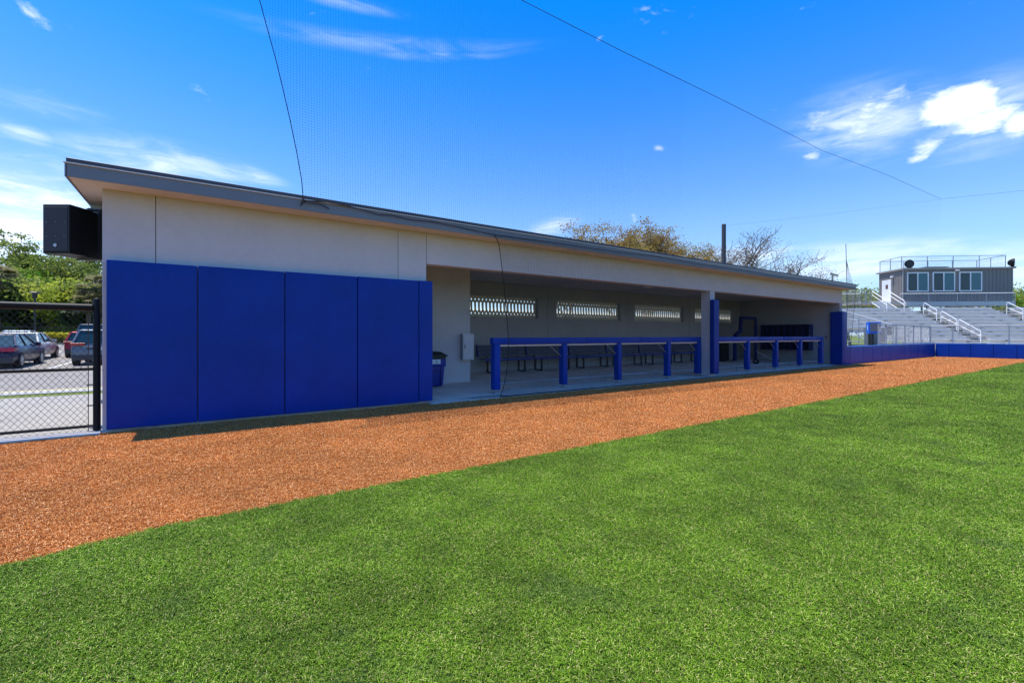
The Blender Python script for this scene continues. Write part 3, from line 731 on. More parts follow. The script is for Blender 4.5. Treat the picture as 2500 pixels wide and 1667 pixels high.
KV = np.stack([kn+np.array(o)*r for o in ((1, 0, 0), (-1, 0, 0), (0, 1, 0), (0, -1, 0), (0, 0, 1), (0, 0, -1))], 1).reshape(-1, 3)
tq = np.array([[0, 2, 4], [2, 1, 4], [1, 3, 4], [3, 0, 4], [2, 0, 5], [1, 2, 5], [3, 1, 5], [0, 3, 5]])
KQ = ((np.arange(len(kn))*6)[:, None, None]+tq[None]).reshape(-1, 3)
npmesh('net_knots', KV, KQ, netm, NT, kind='stuff')
part('side_rope', MB().tube([(v, yn(v, z), z) for z, v in ropeL], .0075, 6), rope, NT)
part('top_cable', MB().tube([(x, yn(x, 9), z) for x, z in top], .007, 6), rope, NT)
bt = []
for (xa, za), (xb, zb_) in zip(bot[:-1], bot[1:]):
    bt.append((xa, YN-.012, za))
bt = [q for q in bt if q[0] < 26.6]
part('bottom_rope', MB().tube(bt, .009, 6), rope, NT)
part('knotted_end', MB().tube([(2.63, YN-.02, 3.76), (2.60, YN-.02, 3.66), (2.58, YN-.02, 3.60)], .012, 6).tube([(2.60, YN-.02, 3.63), (2.66, YN-.02, 3.69), (2.62, YN-.02, 3.70), (2.74, YN-.02, 3.685), (2.93, YN-.02, 3.67), (3.04, YN-.02, 3.62)], .010, 6), rope, NT)
# dugout front net
N2 = thing('dugout_net', 'black net curtain hanging in front of the dugout opening down to the slab', 'net', (6.8, -.3, 0))
rl = [(.03, 6.78), (.25, 6.86), (.53, 6.92), (.95, 6.95), (1.36, 6.94), (1.69, 6.89), (2.56, 6.76), (3.41, 6.59), (3.62, 6.45)]
def y2(z): return -.235+(-.49+.235)*max(0, min(1, z/3.6))
segs = []; c = .046; x = 6.5
while x < 26.45:
    zr = [z for z in np.arange(.03, 3.6, .03) if interp(rl, z) <= x]
    if zr:
        if x < 6.96:
            run = []
            for z in np.arange(.04, 3.58, .03):
                if interp(rl, z) <= x and interp(rl, z+.03) <= x: segs.append(((x, y2(z), z), (x, y2(z+.03), z+.03)))
        else: segs.append(((x, y2(.04), .04), (x, y2(3.6), 3.6)))
    x += c
for z in np.arange(.05, 3.62, c):
    xl = interp(rl, z); X = np.linspace(xl, 26.45, 10)
    for a, b in zip(X[:-1], X[1:]): segs.append(((a, y2(z), z), (b, y2(z), z)))
sx_ = np.array([max(q[0][0], 1.) for q in segs]); V, Qd = wires(segs, (.0016*np.minimum(1, (11/sx_))**.8)[:, None]); npmesh('net_mesh', V, Qd, netm, N2, kind='stuff')
part('side_rope', MB().tube([(v, y2(z)-.004, z) for z, v in rl], .0085, 6), rope, N2)
part('ground_rope', MB().tube([(6.78, -.235, .032), (7.4, -.22, .026), (9, -.225, .026), (12, -.23, .028), (18, -.225, .026), (26, -.23, .028)], .012, 6), rope, N2)
part('end_rope', MB().tube([(26.45, -.49, 3.6), (26.42, -.3, 1.2), (26.4, -.24, .05)], .006, 6), rope, N2)
# backstop cable and far net
N3 = thing('backstop_net', 'high backstop net cable running behind home plate from the cable corner', 'net', (40.7, -.49, 0))
part('top_cable', MB().tube([(40.7, -.49, 10.2), (40.72, -4.2, 9.8), (40.7, -9, 10.3)], .006, 6), rope, N3)

# support pole behind the roof
P = CAM+FW*37+RT*17.22
o = thing('net_pole', 'tall dark steel net pole rising behind the dugout roof near the bare tree', 'pole', (P.x, P.y, 0))
part('shaft', MB().tube([(P.x, P.y, 0), (P.x, P.y, 10.35)], .165, 14), mat('dark_pole', (.045, .045, .055), .55), o, smooth=True)
part('cap', MB().tube([(P.x, P.y, 10.352), (P.x, P.y, 10.42)], [.17, .15], 14), mat('dark_pole', (.045, .045, .055), .55), o)
part('tie_cable', MB().tube([(P.x+.1, P.y-.15, 10.3), ((P.x+40.7)/2, P.y/2, 10.15), (40.7, -.45, 10.2)], .004, 5), rope, o)
o = thing('net_fold', 'narrow gathered black net hanging from a thin line past the roof end', 'net', (29.5, 3.0, 0))
A = CAM+FW*24.5+RT*18.02; segs = []
for k in range(40):
    z = 3.1+k*.08
    wv_ = max(0, (5.4-z)/2.3)*.62; segs.append(((A.x-.02, A.y+.02, z), (A.x+RT.x*wv_+.02, A.y+RT.y*wv_, z)))
for k in range(7):
    segs.append(((A.x+RT.x*.62*k/6, A.y+RT.y*.62*k/6, 3.0), (A.x, A.y, 5.4)))
V, Qd = wires(segs, .0035); npmesh('net_mesh', V, Qd, netm, o, kind='stuff')
part('edge_line', MB().tube([(A.x+.05, A.y, 2.7), (A.x, A.y, 4.2), (A.x-.05, A.y, 5.2), (A.x-.12, A.y, 6.3)], .014, 5), rope, o)

# ------------------------------------------------------------------ low padded walls
LW = thing('low_padded_wall', 'low blue padded wall running from the dugout end to the backstop corner', 'padded wall', (26.4, 0, 0))
js = [26.39, 28.43, 29.68, 30.96, 32.18, 33.42, 34.6, 35.8, 37.05, 38.3, 39.5, 40.62]
for a, b in zip(js[:-1], js[1:]): pillow('pad', a+.006, b-.006, -.11, .0, .03, .845, blue, LW, puff=.006, bevel=.02)
part('top_cap', MB().box(26.39, 40.74, -.115, .16, .85, .882), mat('cap_sunlit_blue', (.03, .14, .50), .45), LW, bevel=.008)  # lighter blue than the pads: sunlight on the wall top put into the colour
part('core_wall', MB().box(26.39, 40.74, .004, .15, 0, .848), stucco, LW)
BW = thing('backstop_padded_wall', 'blue padded backstop wall behind home plate facing the outfield', 'padded wall', (40.7, -.1, 0))
js = [-.11, -.75, -1.75, -2.74, -3.70, -4.66, -5.62, -6.6, -7.6, -8.6, -9.6, -10.6]
for a, b in zip(js[1:], js[:-1]): pillow('pad', 40.64, 40.74, a+.006, b-.006, .03, .845, blue, BW, axis='x', puff=.006, bevel=.02)
part('top_cap', MB().box(40.635, 40.9, -10.6, -.117, .85, .882), mat('cap_sunlit_blue', (.03, .14, .50), .45), BW, bevel=.008)  # same brightened blue, the sunlit look of the top painted in
part('core_wall', MB().box(40.745, 40.9, -10.6, -.12, 0, .848), stucco, BW)
def galv_fence(label, p0, p1, zt, z0, posts, cu=.055, r=.0022, post_r=.03):
    p0 = Vector((*p0, 0)); p1 = Vector((*p1, 0))
    T = thing('galvanised_fence', label, 'fence', p0, group='galvanised fences on the padded walls')
    part('top_rail', MB().tube([(p0.x, p0.y, zt), (p1.x, p1.y, zt)], .022, 8), galv, T, smooth=True)
    part('bottom_rail', MB().tube([(p0.x, p0.y, z0+.06), (p1.x, p1.y, z0+.06)], .018, 8), galv, T, smooth=True)
    for f in posts:
        p = p0.lerp(p1, f); part('post', MB().tube([(p.x, p.y, 0), (p.x, p.y, zt)], post_r, 8), galv, T, smooth=True)
    mesh_fence('chain_mesh', p0, p1, z0, zt, cu, cu*1.1, r, silver, T)
    return T
galv_fence('galvanised chain link fence on the low wall before the backstop corner', (31.6, .2), (40.75, .2), 2.02, .87, [0, .12, .3, .47, .64, .8, 1], .06, .0014, .035)
galv_fence('galvanised chain link fence above the backstop padding', (40.95, .2), (40.95, -10.5), 2.02, .87, [0, .1, .33, .56, .79, 1], .06, .0012, .035)

# ------------------------------------------------------------------ bleachers and press box (local frame)
PH = math.radians(5)
Vd = FW*math.cos(PH)+RT*math.sin(PH); rzB = math.atan2(Vd.y, Vd.x)-PI/2
base = Vector((CAM.x, CAM.y, 0))
BL = thing('bleachers', 'aluminium bleacher rows with footboards behind the backstop wall', 'bleachers', base, rzB)
v0, dv, zz0, dz = 36.3, .66, 1.12, .305
U0, U1 = 21.5, 46.
aisles = [(30.65, 32.05), (37.1, 38.5)]
def spans(u0, u1):
    s = [u0]; out = []
    for a, b in aisles: out.append((s[-1], a)); s.append(b)
    out.append((s[-1], u1)); return out
for i in range(9):
    v = v0+dv*i; z = zz0+dz*i
    for a, b in spans(U0 if i > 2 else 26.4-i*.8, U1):
        part('seat_plank', MB().box(a, b, v, v+.25, z-.02, z+.04), alum, BL, False)
        part('riser_board', MB().box(a, b, v+.30, v+.32, z-.385, z+dz-.10), alumr, BL, False)
        n = max(1, int((b-a)/1.85)); for_ = [a+(b-a)*(k+.5)/n for k in range(n)]
        for u in for_: part('seat_bracket', MB().box(u-.05, u+.05, v-.012, v+.24, z-.15, z-.022), trimb, BL, False)
    part('footboard', MB().box(U0 if i > 2 else 26.2-i*.8, U1, v-.38, v+.27, z-.43, z-.39), alum, BL, False)
    for a, b in aisles:
        part('aisle_step', MB().box(a+.02, b-.02, v-.05, v+.30, z-.235, z-.20), alum, BL, False)
        part('aisle_tread', MB().box(a+.02, b-.02, v+.26, v+.62, z-.09, z-.06), alum, BL, False)
        part('aisle_riser', MB().box(a+.02, b-.02, v+.61, v+.625, z-.38, z-.10).box(a+.02, b-.02, v+.27, v+.28, z-.40, z-.24), mat('riser_dark', (.10, .11, .12), .6), BL, False)
fr = MB()
for u in np.arange(22, 46, 1.85):
    fr.tube([(u, v0+.2, 0), (u, v0+.2, zz0-.45)], .035, 6).tube([(u, v0+3.2, 0), (u, v0+3.2, zz0+.9)], .035, 6).tube([(u, v0+5.6, 0), (u, v0+5.6, 3.2)], .04, 6)
    fr.tube([(u, v0-.3, zz0-.5), (u, v0+5.6, zz0+dz*9-.5)], .04, 6)
part('frame', fr, galv, BL, False)
part('front_walkway', MB().box(26.5, U1, v0-1.5, v0-.4, zz0-.47, zz0-.43), alum, BL, False)
def rail(T, pts, r=.025, m=whitep): return part('handrail', MB().tube(pts, r, 8), m, T, False, smooth=True)
# aisle handrails: rounded loops
def loop(u, ia, ib, label):
    va, za = v0+dv*ia+.1, zz0+dz*ia-.22; vb, zb = v0+dv*ib+.1, zz0+dz*ib-.22; h = .92
    T = thing('aisle_handrail', label, 'handrail', base, rzB, 'white handrails in the bleacher aisles')
    rail(T, [(u, vb, zb), (u, vb, zb+h-.1), (u, vb-.03, zb+h-.02), (u, vb-.12, zb+h), (u, va+.1, za+h), (u, va+.02, za+h-.04), (u, va, za+h-.12), (u, va, za)], .023)
    rail(T, [(u, vb, zb+h*.55), (u, va, za+h*.55)], .020)
loop(31.35, 5.6, 7.6, 'uppermost white handrail loop in the nearer bleacher aisle')
loop(31.35, 2.8, 5.0, 'middle white handrail loop in the nearer bleacher aisle')
loop(31.35, -.2, 2.6, 'lowest and longest white handrail loop in the nearer bleacher aisle')
loop(37.8, 5.6, 7.6, 'white handrail loop in the second aisle at the right picture edge')
# back guard rail
GR = thing('guard_rail', 'chain link guard rail along the top bleacher row below the press box', 'guard rail', base, rzB)
vg = v0+dv*9+.1; zg = 3.55
for a, b in ((21.6, 26.8), (30.2, 39.3)):
    rail(GR, [(a, vg, 5.02), (b, vg, 5.02)], .024, whitep)
    mesh_fence('chain_mesh', (a, vg, 0), (b, vg, 0), zg+.05, 5.0, .07, .08, .002, galv, GR, world=False)
    n = round((b-a)/2.2)
    for k in range(n+1):
        u = a+(b-a)*k/n; part('post', MB().tube([(u, vg, zg-.5), (u, vg, 5.02)], .028, 8), galv, GR, False, smooth=True)
# sloping guard at the left front
SG = thing('sloping_guard', 'sloping white handrail with chain link down the left side of the bleachers', 'guard rail', base, rzB)
Vf = v0-.1
rail(SG, [(21.6, Vf, 3.32), (25.35, Vf, 2.17)], .03)
rail(SG, [(21.6, Vf+.2, 2.85), (22.9, Vf+.2, 2.5)], .024)
rail(SG, [(21.5, Vf, 2.02), (26.4, Vf, 2.02)], .022); rail(SG, [(21.5, Vf, .55), (26.4, Vf, .55)], .022); rail(SG, [(21.7, Vf, 1.55), (24.4, Vf, .95)], .02)
rail(SG, [(21.5, Vf, .35), (26.4, Vf, .35)], .03)
for u in (22.9, 23.6, 24.7, 25.6, 26.4): part('post', MB().tube([(u, Vf, 0), (u, Vf, 2.02 if u > 24 else 2.75-(u-22.9)*.3)], .026, 8), galv, SG, False)
mesh_fence('chain_mesh', (21.5, Vf, 0), (26.4, Vf, 0), .3, 2.0, .075, .08, .0025, silver, SG, world=False)
part('step_block', MB().box(21.5, 22.7, Vf+.4, Vf+1.2, 0, .5), offw, SG, False)
part('ramp_deck', MB().box(21.6, 26, Vf+1.2, Vf+2.4, .9, .96), alum, SG, False)
# press box
PB = thing('press_box', 'grey clad press box with three white framed windows above the bleachers', 'press box', base, rzB)
pu0, pu1, pv0, pv1, pz0, pz1 = 31.5, 40.54, 43.9, 46.9, 4.42, 7.30
part('shell', MB().box(pu0, pu1, pv0, pv1, pz0, pz1), cladf, PB, False)
W3 = [(.036, .236), (.273, .478), (.515, .723)]
wins = [(pu0+(pu1-pu0)*a, pu0+(pu1-pu0)*b) for a, b in W3]; wz0, wz1 = 5.32, 7.05
u = pu0+.12
while u < pu1:
    hit = [w_ for w_ in wins if w_[0]-.03 < u < w_[1]+.03]
    if hit:
        part('rib', MB().box(u-.018, u+.018, pv0-.022, pv0-.001, pz0, wz0-.02), cladf, PB, False); part('rib', MB().box(u-.018, u+.018, pv0-.022, pv0-.001, wz1+.02, pz1-.02), cladf, PB, False)
    else: part('rib', MB().box(u-.018, u+.018, pv0-.022, pv0-.001, pz0, pz1-.02), cladf, PB, False)
    u += .305
for k in range(9):
    v = pv0+.2+k*.32
    if 1.35 < v-pv0 < 2.62: part('side_rib', MB().box(pu0-.02, pu0-.001, v-.018, v+.018, 6.65, pz1-.02), cladf, PB, False)
    else: part('side_rib', MB().box(pu0-.02, pu0-.001, v-.018, v+.018, pz0, pz1-.02), cladf, PB, False)
for a, b in wins:
    wn_ = part('window', MB().box(a, b, pv0-.05, pv0-.002, wz0, wz0+.09).box(a, b, pv0-.05, pv0-.002, wz1-.09, wz1).box(a, a+.09, pv0-.05, pv0-.002, wz0+.09, wz1-.09).box(b-.09, b, pv0-.05, pv0-.002, wz0+.09, wz1-.09).box((a+b)/2-.055, (a+b)/2+.035, pv0-.05, pv0-.002, wz0+.09, wz1-.09), whitep, PB, False)
    part('pane', MB().box(a+.09, (a+b)/2-.055, pv0-.02, pv0-.004, wz0+.09, wz1-.09), glassd, wn_, False)
    part('pane', MB().box((a+b)/2+.035, b-.09, pv0-.03, pv0-.004, wz0+.09, wz1-.09), glasst, wn_, False)
rf2 = part('roof', MB().box(pu0-.14, pu1+.14, pv0-.16, pv1+.2, pz1, pz1+.13), trimb, PB, False)
part('corner_trim', MB().box(pu0-.03, pu0+.05, pv0-.03, pv0+.03, pz0, pz1).box(pu1-.05, pu1+.03, pv0-.03, pv0+.03, pz0, pz1), trimb, PB, False)
dd = part('door', MB().box(pu0-.05, pu0-.002, pv0+1.4, pv0+2.55, pz0+.02, 6.6), whitep, PB, False)
part('door_window', MB().box(pu0-.058, pu0-.051, pv0+1.75, pv0+2.05, 5.75, 6.15), mat('door_window_brown', (.10, .04, .03), .3), dd, False)
part('platform_beam', MB().box(pu0+.1, pu1, pv0-.25, pv0-.06, 4.02, 4.40), alum, PB, False)
part('floor_frame', MB().box(pu0, pu1, pv0-.05, pv1, 4.1, 4.40), galv, PB, False)
for k in range(6):
    u = pu0+.3+(pu1-pu0-.6)*k/5
    part('leg', MB().tube([(u, pv0, 0), (u, pv0, 4.1)], .07, 8), galv, PB, False); part('leg', MB().tube([(u, pv1-.2, 0), (u, pv1-.2, 4.1)], .07, 8), galv, PB, False)
for k in range(5):
    u = pu0+.3+(pu1-pu0-.6)*k/5; w_ = (pu1-pu0-.6)/5
    part('cross_brace', MB().tube([(u, pv0, 4.05), (u+w_/2, pv0, 3.3)], .025, 6).tube([(u+w_, pv0, 4.05), (u+w_/2, pv0, 3.3)], .025, 6), galv, PB, False)
for (u, v) in ((35.9, pv0-.1),): part('wall_lamp', MB().box(u-.16, u+.16, v-.14, v+.07, 7.12, 7.22), whitep, PB, False, bevel=.03)
part('wall_lamp', MB().box(pu0-.22, pu0-.03, pv0+1.0, pv0+1.25, 6.75, 6.88), whitep, PB, False, bevel=.02)
# roof guard rail of the press box
RG = thing('roof_guard_rail', 'thin metal guard rail with chain link around the press box roof', 'guard rail', base, rzB)
ru0, ru1, rv0, rv1, rz0, rz1 = pu0+.15, pu1-.25, pv0+.35, pv1+.1, pz1+.13, pz1+1.23
dkr = mat('grey_rail', (.20, .21, .23), .5, metal=.3)
crn = [(ru0, rv0), (ru1, rv0), (ru1, rv1), (ru0, rv1), (ru0, rv0)]
for (a, b), (c_, d_) in zip(crn[:-1], crn[1:]):
    part('top_rail', MB().tube([(a, b, rz1), (c_, d_, rz1)], .024, 6), dkr, RG, False)
    n = 4 if abs(c_-a) > 4 else 2
    for k in range(n):
        part('post', MB().tube([(a+(c_-a)*k/n, b+(d_-b)*k/n, rz0), (a+(c_-a)*k/n, b+(d_-b)*k/n, rz1)], .026, 6), dkr, RG, False)
    mesh_fence('chain_mesh', (a, b, 0), (c_, d_, 0), rz0+.05, rz1, .09, .1, .0012, dkr, RG, world=False)
for (u, v, ang, lab) in ((ru0+.35, pv0-.02, -.1, 'round black horn speaker at the left front corner of the press box roof'), (pu1+.02, pv0+.0, .75, 'round black horn speaker at the right front corner of the press box roof')):
    T = thing('horn_speaker', lab, 'horn speaker', base, rzB, 'round horns on the press box roof')
    c0 = Vector((u, v, pz1+.52)); d = Vector((math.sin(ang), -math.cos(ang), -.05)).normalized()
    part('horn', MB().tube([c0-d*.32, c0-d*.25, c0-d*.05, c0+d*.08, c0+d*.10], [.10, .22, .34, .37, .36], 20), blackg, T, False, smooth=True)
    part('face', MB().disc(c0+d*.105, d, .30, .01, 20), charc, T, False)
    part('mount', MB().box(u-.3, u+.3, v-.06, v+.3, pz1+.13, pz1+.17).tube([(u, v+.12, pz1+.15), (u, v+.12, pz1+.4)], .03, 6), blackm, T, False)
o = thing('roof_hatch', 'flat white vent box lying on the press box roof', 'vent', base, rzB)
part('box', MB().box(34.2, 36.0, pv0+.9, pv0+1.6, pz1+.13, pz1+.26), whitep, o, False); part('cover', MB().box(34.0, 36.1, pv0+.85, pv0+1.65, pz1+.32, pz1+.36), dkr, o, False); part('foot', MB().box(34.3, 34.4, pv0+1, pv0+1.5, pz1+.262, pz1+.318).box(35.7, 35.8, pv0+1, pv0+1.5, pz1+.262, pz1+.318), dkr, o, False)
# stairs to the press box
SR = thing('press_box_stairs', 'short aluminium stair with white handrails up to the press box door', 'stairs', base, rzB)
su0, su1 = 28.65, 29.85
for k in range(6): part('tread', MB().box(su0, su1, 41.7+k*.34, 41.7+k*.34+.30, 3.42+k*.175, 3.46+k*.175), alum, SR, False); part('riser', MB().box(su0, su1, 41.7+k*.34+.31, 41.7+k*.34+.33, 3.40+k*.175, 3.60+k*.175), alumr, SR, False)
for u in (su0-.08, su1+.10):
    rail(SR, [(u, 41.6, 3.3), (u, 41.6, 4.35), (u, 43.4, 5.35)], .032); rail(SR, [(u, 41.6, 4.0), (u, 43.4, 5.0)], .026); rail(SR, [(u, 41.6, 3.35), (u, 43.4, 4.3)], .03)
PL = thing('entry_platform', 'raised aluminium entry platform with mesh railing left of the press box', 'platform', base, rzB)
part('deck', MB().box(27.9, 31.4, 43.75, 46.9, 4.30, 4.38), alum, PL, False)
for (a, b), (c_, d_) in (((27.9, 43.75), (28.7, 43.75)), ((27.9, 43.75), (27.9, 46.9)), ((27.9, 46.9), (31.4, 46.9))):
    part('top_rail', MB().tube([(a, b, 5.5), (c_, d_, 5.5)], .024, 6), galv, PL, False); part('bottom_rail', MB().tube([(a, b, 4.45), (c_, d_, 4.45)], .02, 6), galv, PL, False)
    L = math.hypot(c_-a, d_-b); n = max(2, int(L/.9))
    for k in range(n+1): part('post', MB().tube([(a+(c_-a)*k/n, b+(d_-b)*k/n, 3.2), (a+(c_-a)*k/n, b+(d_-b)*k/n, 5.5)], .026, 6), galv, PL, False)
    mesh_fence('chain_mesh', (a, b, 0), (c_, d_, 0), 4.45, 5.5, .08, .09, .0022, galv, PL, world=False)
part('ramp_rail', MB().tube([(24.0, 45.2, 5.0), (27.9, 43.75, 5.5)], .024, 6).tube([(24, 45.2, 4.1), (27.9, 43.75, 4.4)], .02, 6), galv, PL, False)

# blue speaker box on black posts behind the low wall, dark cabinet behind it
def P3(px, Z): return CAM+FW*Z+RT*((px-1250)/1111*Z)
c0 = P3(2122, 25.5)
o = thing('blue_equipment_box', 'bright blue equipment box with grey louvred face on two black posts', 'equipment box', (c0.x, c0.y, 0), math.radians(-38))
part('case', MB().box(-.0, .64, .0, .26, 1.50, 2.15), mat('bright_blue', (.004, .12, .60), .4), o, False, bevel=.01, seg=1)
part('louvre_panel', MB().box(.06, .60, -.012, -.001, 1.64, 2.08), mat('grille_grey', (.22, .21, .22), .5), o, False)
lv = MB()
for k in range(10): lv.box(.07, .59, -.022, -.013, 1.655+k*.042, 1.68+k*.042)
part('louvre', lv, mat('louvre_grey', (.26, .25, .26), .5), o, False)
lt = MB()
for k in range(8): lt.box(-.006, -.002, .10, .15, 1.70+k*.037, 1.725+k*.037)
part('vertical_lettering', lt, whitep, o, False)
for u in (.05, .22): part('post', MB().box(u, u+.09, .08, .17, 0, 1.498), blackm, o, False)
c0 = P3(2143, 27.5)
o = thing('utility_cabinet', 'dark grey utility cabinet behind the blue equipment box', 'cabinet', (c0.x, c0.y, 0), math.radians(-35))
part('case', MB().box(-.45, .45, 0, .5, .15, 1.85), mat('dark_grey_case', (.09, .11, .13), .5), o, False, bevel=.02)
part('door', MB().box(-.38, .38, -.02, -.002, .25, 1.75), mat('dark_grey_case', (.09, .11, .13), .5), o, False, bevel=.008)
c0 = P3(2172, 30.5)
o = thing('electrical_box', 'small slate blue electrical box mounted on a post behind the fence', 'electrical box', (c0.x, c0.y, 0), math.radians(-35))
part('case', MB().box(-.13, .13, 0, .15, 1.42, 2.0), mat('slate_case', (.05, .07, .11), .5), o, False, bevel=.01, seg=1); part('post', MB().box(-.25, -.17, 0, .08, 0, 2.05).box(.2, .28, 0, .08, 0, 2.05), galv, o, False)

# stadium light far away
P = P3(2033, 92)
o = thing('light_pole', 'distant stadium light pole just above the right end of the roof', 'light pole', (P.x, P.y, 0))
part('shaft', MB().tube([(P.x, P.y, 0), (P.x, P.y, 13.6)], [.18, .12], 8), mat('green_grey', (.16, .19, .15), .6), o)
part('crossarm', MB().tube([(P.x-RT.x*.4, P.y-RT.y*.4, 13.9), (P.x+RT.x*1.1, P.y+RT.y*1.1, 13.5)], .10, 6), mat('green_grey', (.16, .19, .15), .6), o)
for k in (-.35, .3, .95): part('lamp', MB().box(P.x+RT.x*k-.16, P.x+RT.x*k+.16, P.y+RT.y*k-.1, P.y+RT.y*k+.1, 13.35-.3*k+.15, 13.60-.3*k+.3), trimb, o)
# lamp post in car park
P = Vector((-11.2, 50.4, gz(50)))
o = thing('lamp_post', 'slim black lamp post with a flat head by the yellow hedge', 'lamp post', P)
part('shaft', MB().tube([P, P+Vector((0, 0, 4.5))], .07, 8), blackm, o); part('head', MB().tube([P+Vector((0, 0, 4.3)), P+Vector((0, 0, 4.75)), P+Vector((0, 0, 4.8)), P+Vector((0, 0, 4.9))], [.16, .2, .42, .3], 12), blackm, o)
# iron fence behind hedge
o = thing('iron_fence', 'black iron picket fence behind the yellow hedge across the car park', 'fence', (-20, 53.4, gz(53)))
z0 = gz(53.4)
part('rail', MB().box(-46, 6, 53.38, 53.42, z0+1.62, z0+1.67).box(-46, 6, 53.38, 53.42, z0+.25, z0+.3), blackm, o)
segs = [((x, 53.4, z0), (x, 53.4, z0+1.75)) for x in np.arange(-46, 6, .14)]
V, Qd = wires(segs, .012); npmesh('picket', V, Qd, blackm, o, kind='stuff')

# ------------------------------------------------------------------ cars
def car(label, x, y, L, Wd, H, col, kind='sedan', rough=.3, metal=.1):
    T = thing('parked_car', label, 'car', (x, y, gz(y)), 0, 'cars in the car park behind the fence')
    m = mat('paint_%s' % label[:12].replace(' ', '_'), col, rough, metal=metal, spec=.35, coat=.05)
    w = Wd/2; s = H/1.42 if kind == 'sedan' else H/1.65
    zb, zh = .26, (.92*s if kind == 'sedan' else 1.02*s)
    if kind == 'sedan': st = [(0, .86, .62*s), (.06, .95, zh-.04), (.14, .985, zh), (.17, 1, zh), (.5, 1, zh), (.74, 1, zh-.02), (.93, .97, .76*s), (.985, .90, .60*s), (1, .80, .50*s)]; cab = [(.10, 0), (.24, 1), (.52, 1), (.72, 0)]
    else: st = [(0, .88, .66*s), (.02, .96, .98*s), (.06, 1, zh), (.5, 1, zh), (.76, 1, zh-.01), (.94, .97, .90*s), (.985, .92, .70*s), (1, .82, .55*s)]; cab = [(.012, 0), (.07, 1), (.56, 1), (.75, 0)]
    v = []; f = []
    def sec(t, k, zt):
        ww = w*k; yy = t*L
        return [(0, yy, zb), (ww*.9, yy, zb), (ww, yy, zb+.14), (ww*1.0, yy, (zb+zt)/2+.08), (ww*.965, yy, zt-.05), (ww*.90, yy, zt), (0, yy, zt+.02)]
    secs = []
    for t, k, zt in st:
        h = sec(t, k, zt); secs.append(h+[(-a, b, c) for a, b, c in h[-2:0:-1]])
    n = len(secs[0])
    for h in secs: v += h
    for i in range(len(secs)-1):
        for j in range(n): f.append((i*n+j, i*n+(j+1) % n, (i+1)*n+(j+1) % n, (i+1)*n+j))
    f.append(tuple(range(n))); f.append(tuple((len(secs)-1)*n+j for j in range(n))[::-1])
    mb = MB(); mb.v = v; mb.f = f; part('body', mb, m, T, False, smooth=True)
    # cabin
    (t0, _), (t1, _), (t2, _), (t3, _) = cab; wb, wr = w*.90, w*.68; zc = zh-.01
    A = [(-wb, t0*L, zc), (wb, t0*L, zc), (wb, t3*L, zc), (-wb, t3*L, zc), (-wr, t1*L, H-.03), (wr, t1*L, H-.03), (wr, t2*L, H-.03), (-wr, t2*L, H-.03)]
    part('cabin_glass', MB().hexa(A), glassd, T, False)
    part('roof_panel', MB().hexa([(-wr-.01, t1*L-.06, H-.05), (wr+.01, t1*L-.06, H-.05), (wr+.01, t2*L+.04, H-.05), (-wr-.01, t2*L+.04, H-.05), (-wr+.06, t1*L+.02, H), (wr-.06, t1*L+.02, H), (wr-.06, t2*L-.04, H), (-wr+.06, t2*L-.04, H)]), m, T, False, bevel=.015)
    for sx in (-1, 1):
        for (ya, yb, zb2) in ((t0*L, t1*L, 0), (t3*L, t2*L, 0)):
            part('pillar', MB().tube([(sx*wb, ya, zc), (sx*wr, yb, H-.03)], .045, 6), m, T, False)
        ym = (t1+t2)/2*L; part('pillar', MB().tube([(sx*(wb+.004), ym, zc), (sx*(wr+.004), ym, H-.04)], .035, 6), blackm, T, False)
        part('mirror', MB().box(sx*(w+.02)-.09, sx*(w+.02)+.09, t3*L-.32, t3*L-.18, zh-.02, zh+.13), m, T, False, bevel=.03)
        for yy in (.18*L, .80*L):
            wh = part('wheel', MB().disc((sx*(w-.10), yy, .33), (1, 0, 0), .33, .22, 20), rubber, T, False, smooth=True)
            part('rim', MB().disc((sx*(w+.013), yy, .33), (1, 0, 0), .21, .012, 16), silver, wh, False)
        tl = mat('tail_red', (.45, .01, .012), .25, coat=.5)
        if kind == 'sedan': part('tail_light', MB().hexa([(sx*w*.45, -.02, .70*s), (sx*w*.97, .04, .70*s), (sx*w*1.0, .42, .74*s), (sx*w*.45, .10, .70*s), (sx*w*.45, .01, .86*s), (sx*w*.95, .08, .87*s), (sx*w*.985, .42, .85*s), (sx*w*.45, .20, .86*s)]), tl, T, False)
        else: part('tail_light', MB().box(sx*w*.72-.24, sx*w*.72+.24, -.03, .12, .92*s, 1.03*s), tl, T, False, bevel=.01, seg=1)
        part('head_light', MB().box(sx*w*.70-.16, sx*w*.70+.16, L*.955, L*.985, .60*s, .74*s), whitep, T, False)
    part('bumper', MB().box(-w*.93, w*.93, -.035, .12, zb-.02, zb+.22), mat('bumper_dark', (.04, .04, .045), .6), T, False, bevel=.03)
    part('licence_plate', MB().box(-.15, .15, -.028, -.0, .70*s, .83*s), offw, T, False)
    part('trim_strip', MB().box(-w*.55, w*.55, -.018, .03, .86*s, .89*s), silver, T, False)
    return T
car('dark navy sedan seen from behind at the left picture edge, nearest in the car park', -5.83, 17.6, 4.7, 1.82, 1.43, (.015, .02, .06), 'sedan')
car('pale grey sedan parked just beyond the navy sedan', -6.35, 23.4, 4.6, 1.80, 1.43, (.52, .49, .45), 'sedan')
car('silver blue sedan standing farthest left in front of the hedge', -9.6, 37.2, 4.6, 1.84, 1.44, (.50, .58, .62), 'sedan')
car('grey compact SUV seen from behind beside the black gate post', -2.56, 18.5, 4.4, 1.84, 1.62, (.16, .185, .21), 'suv')
car('red hatchback hidden behind the grey SUV', -4.05, 25.6, 4.2, 1.78, 1.46, (.42, .03, .04), 'suv')
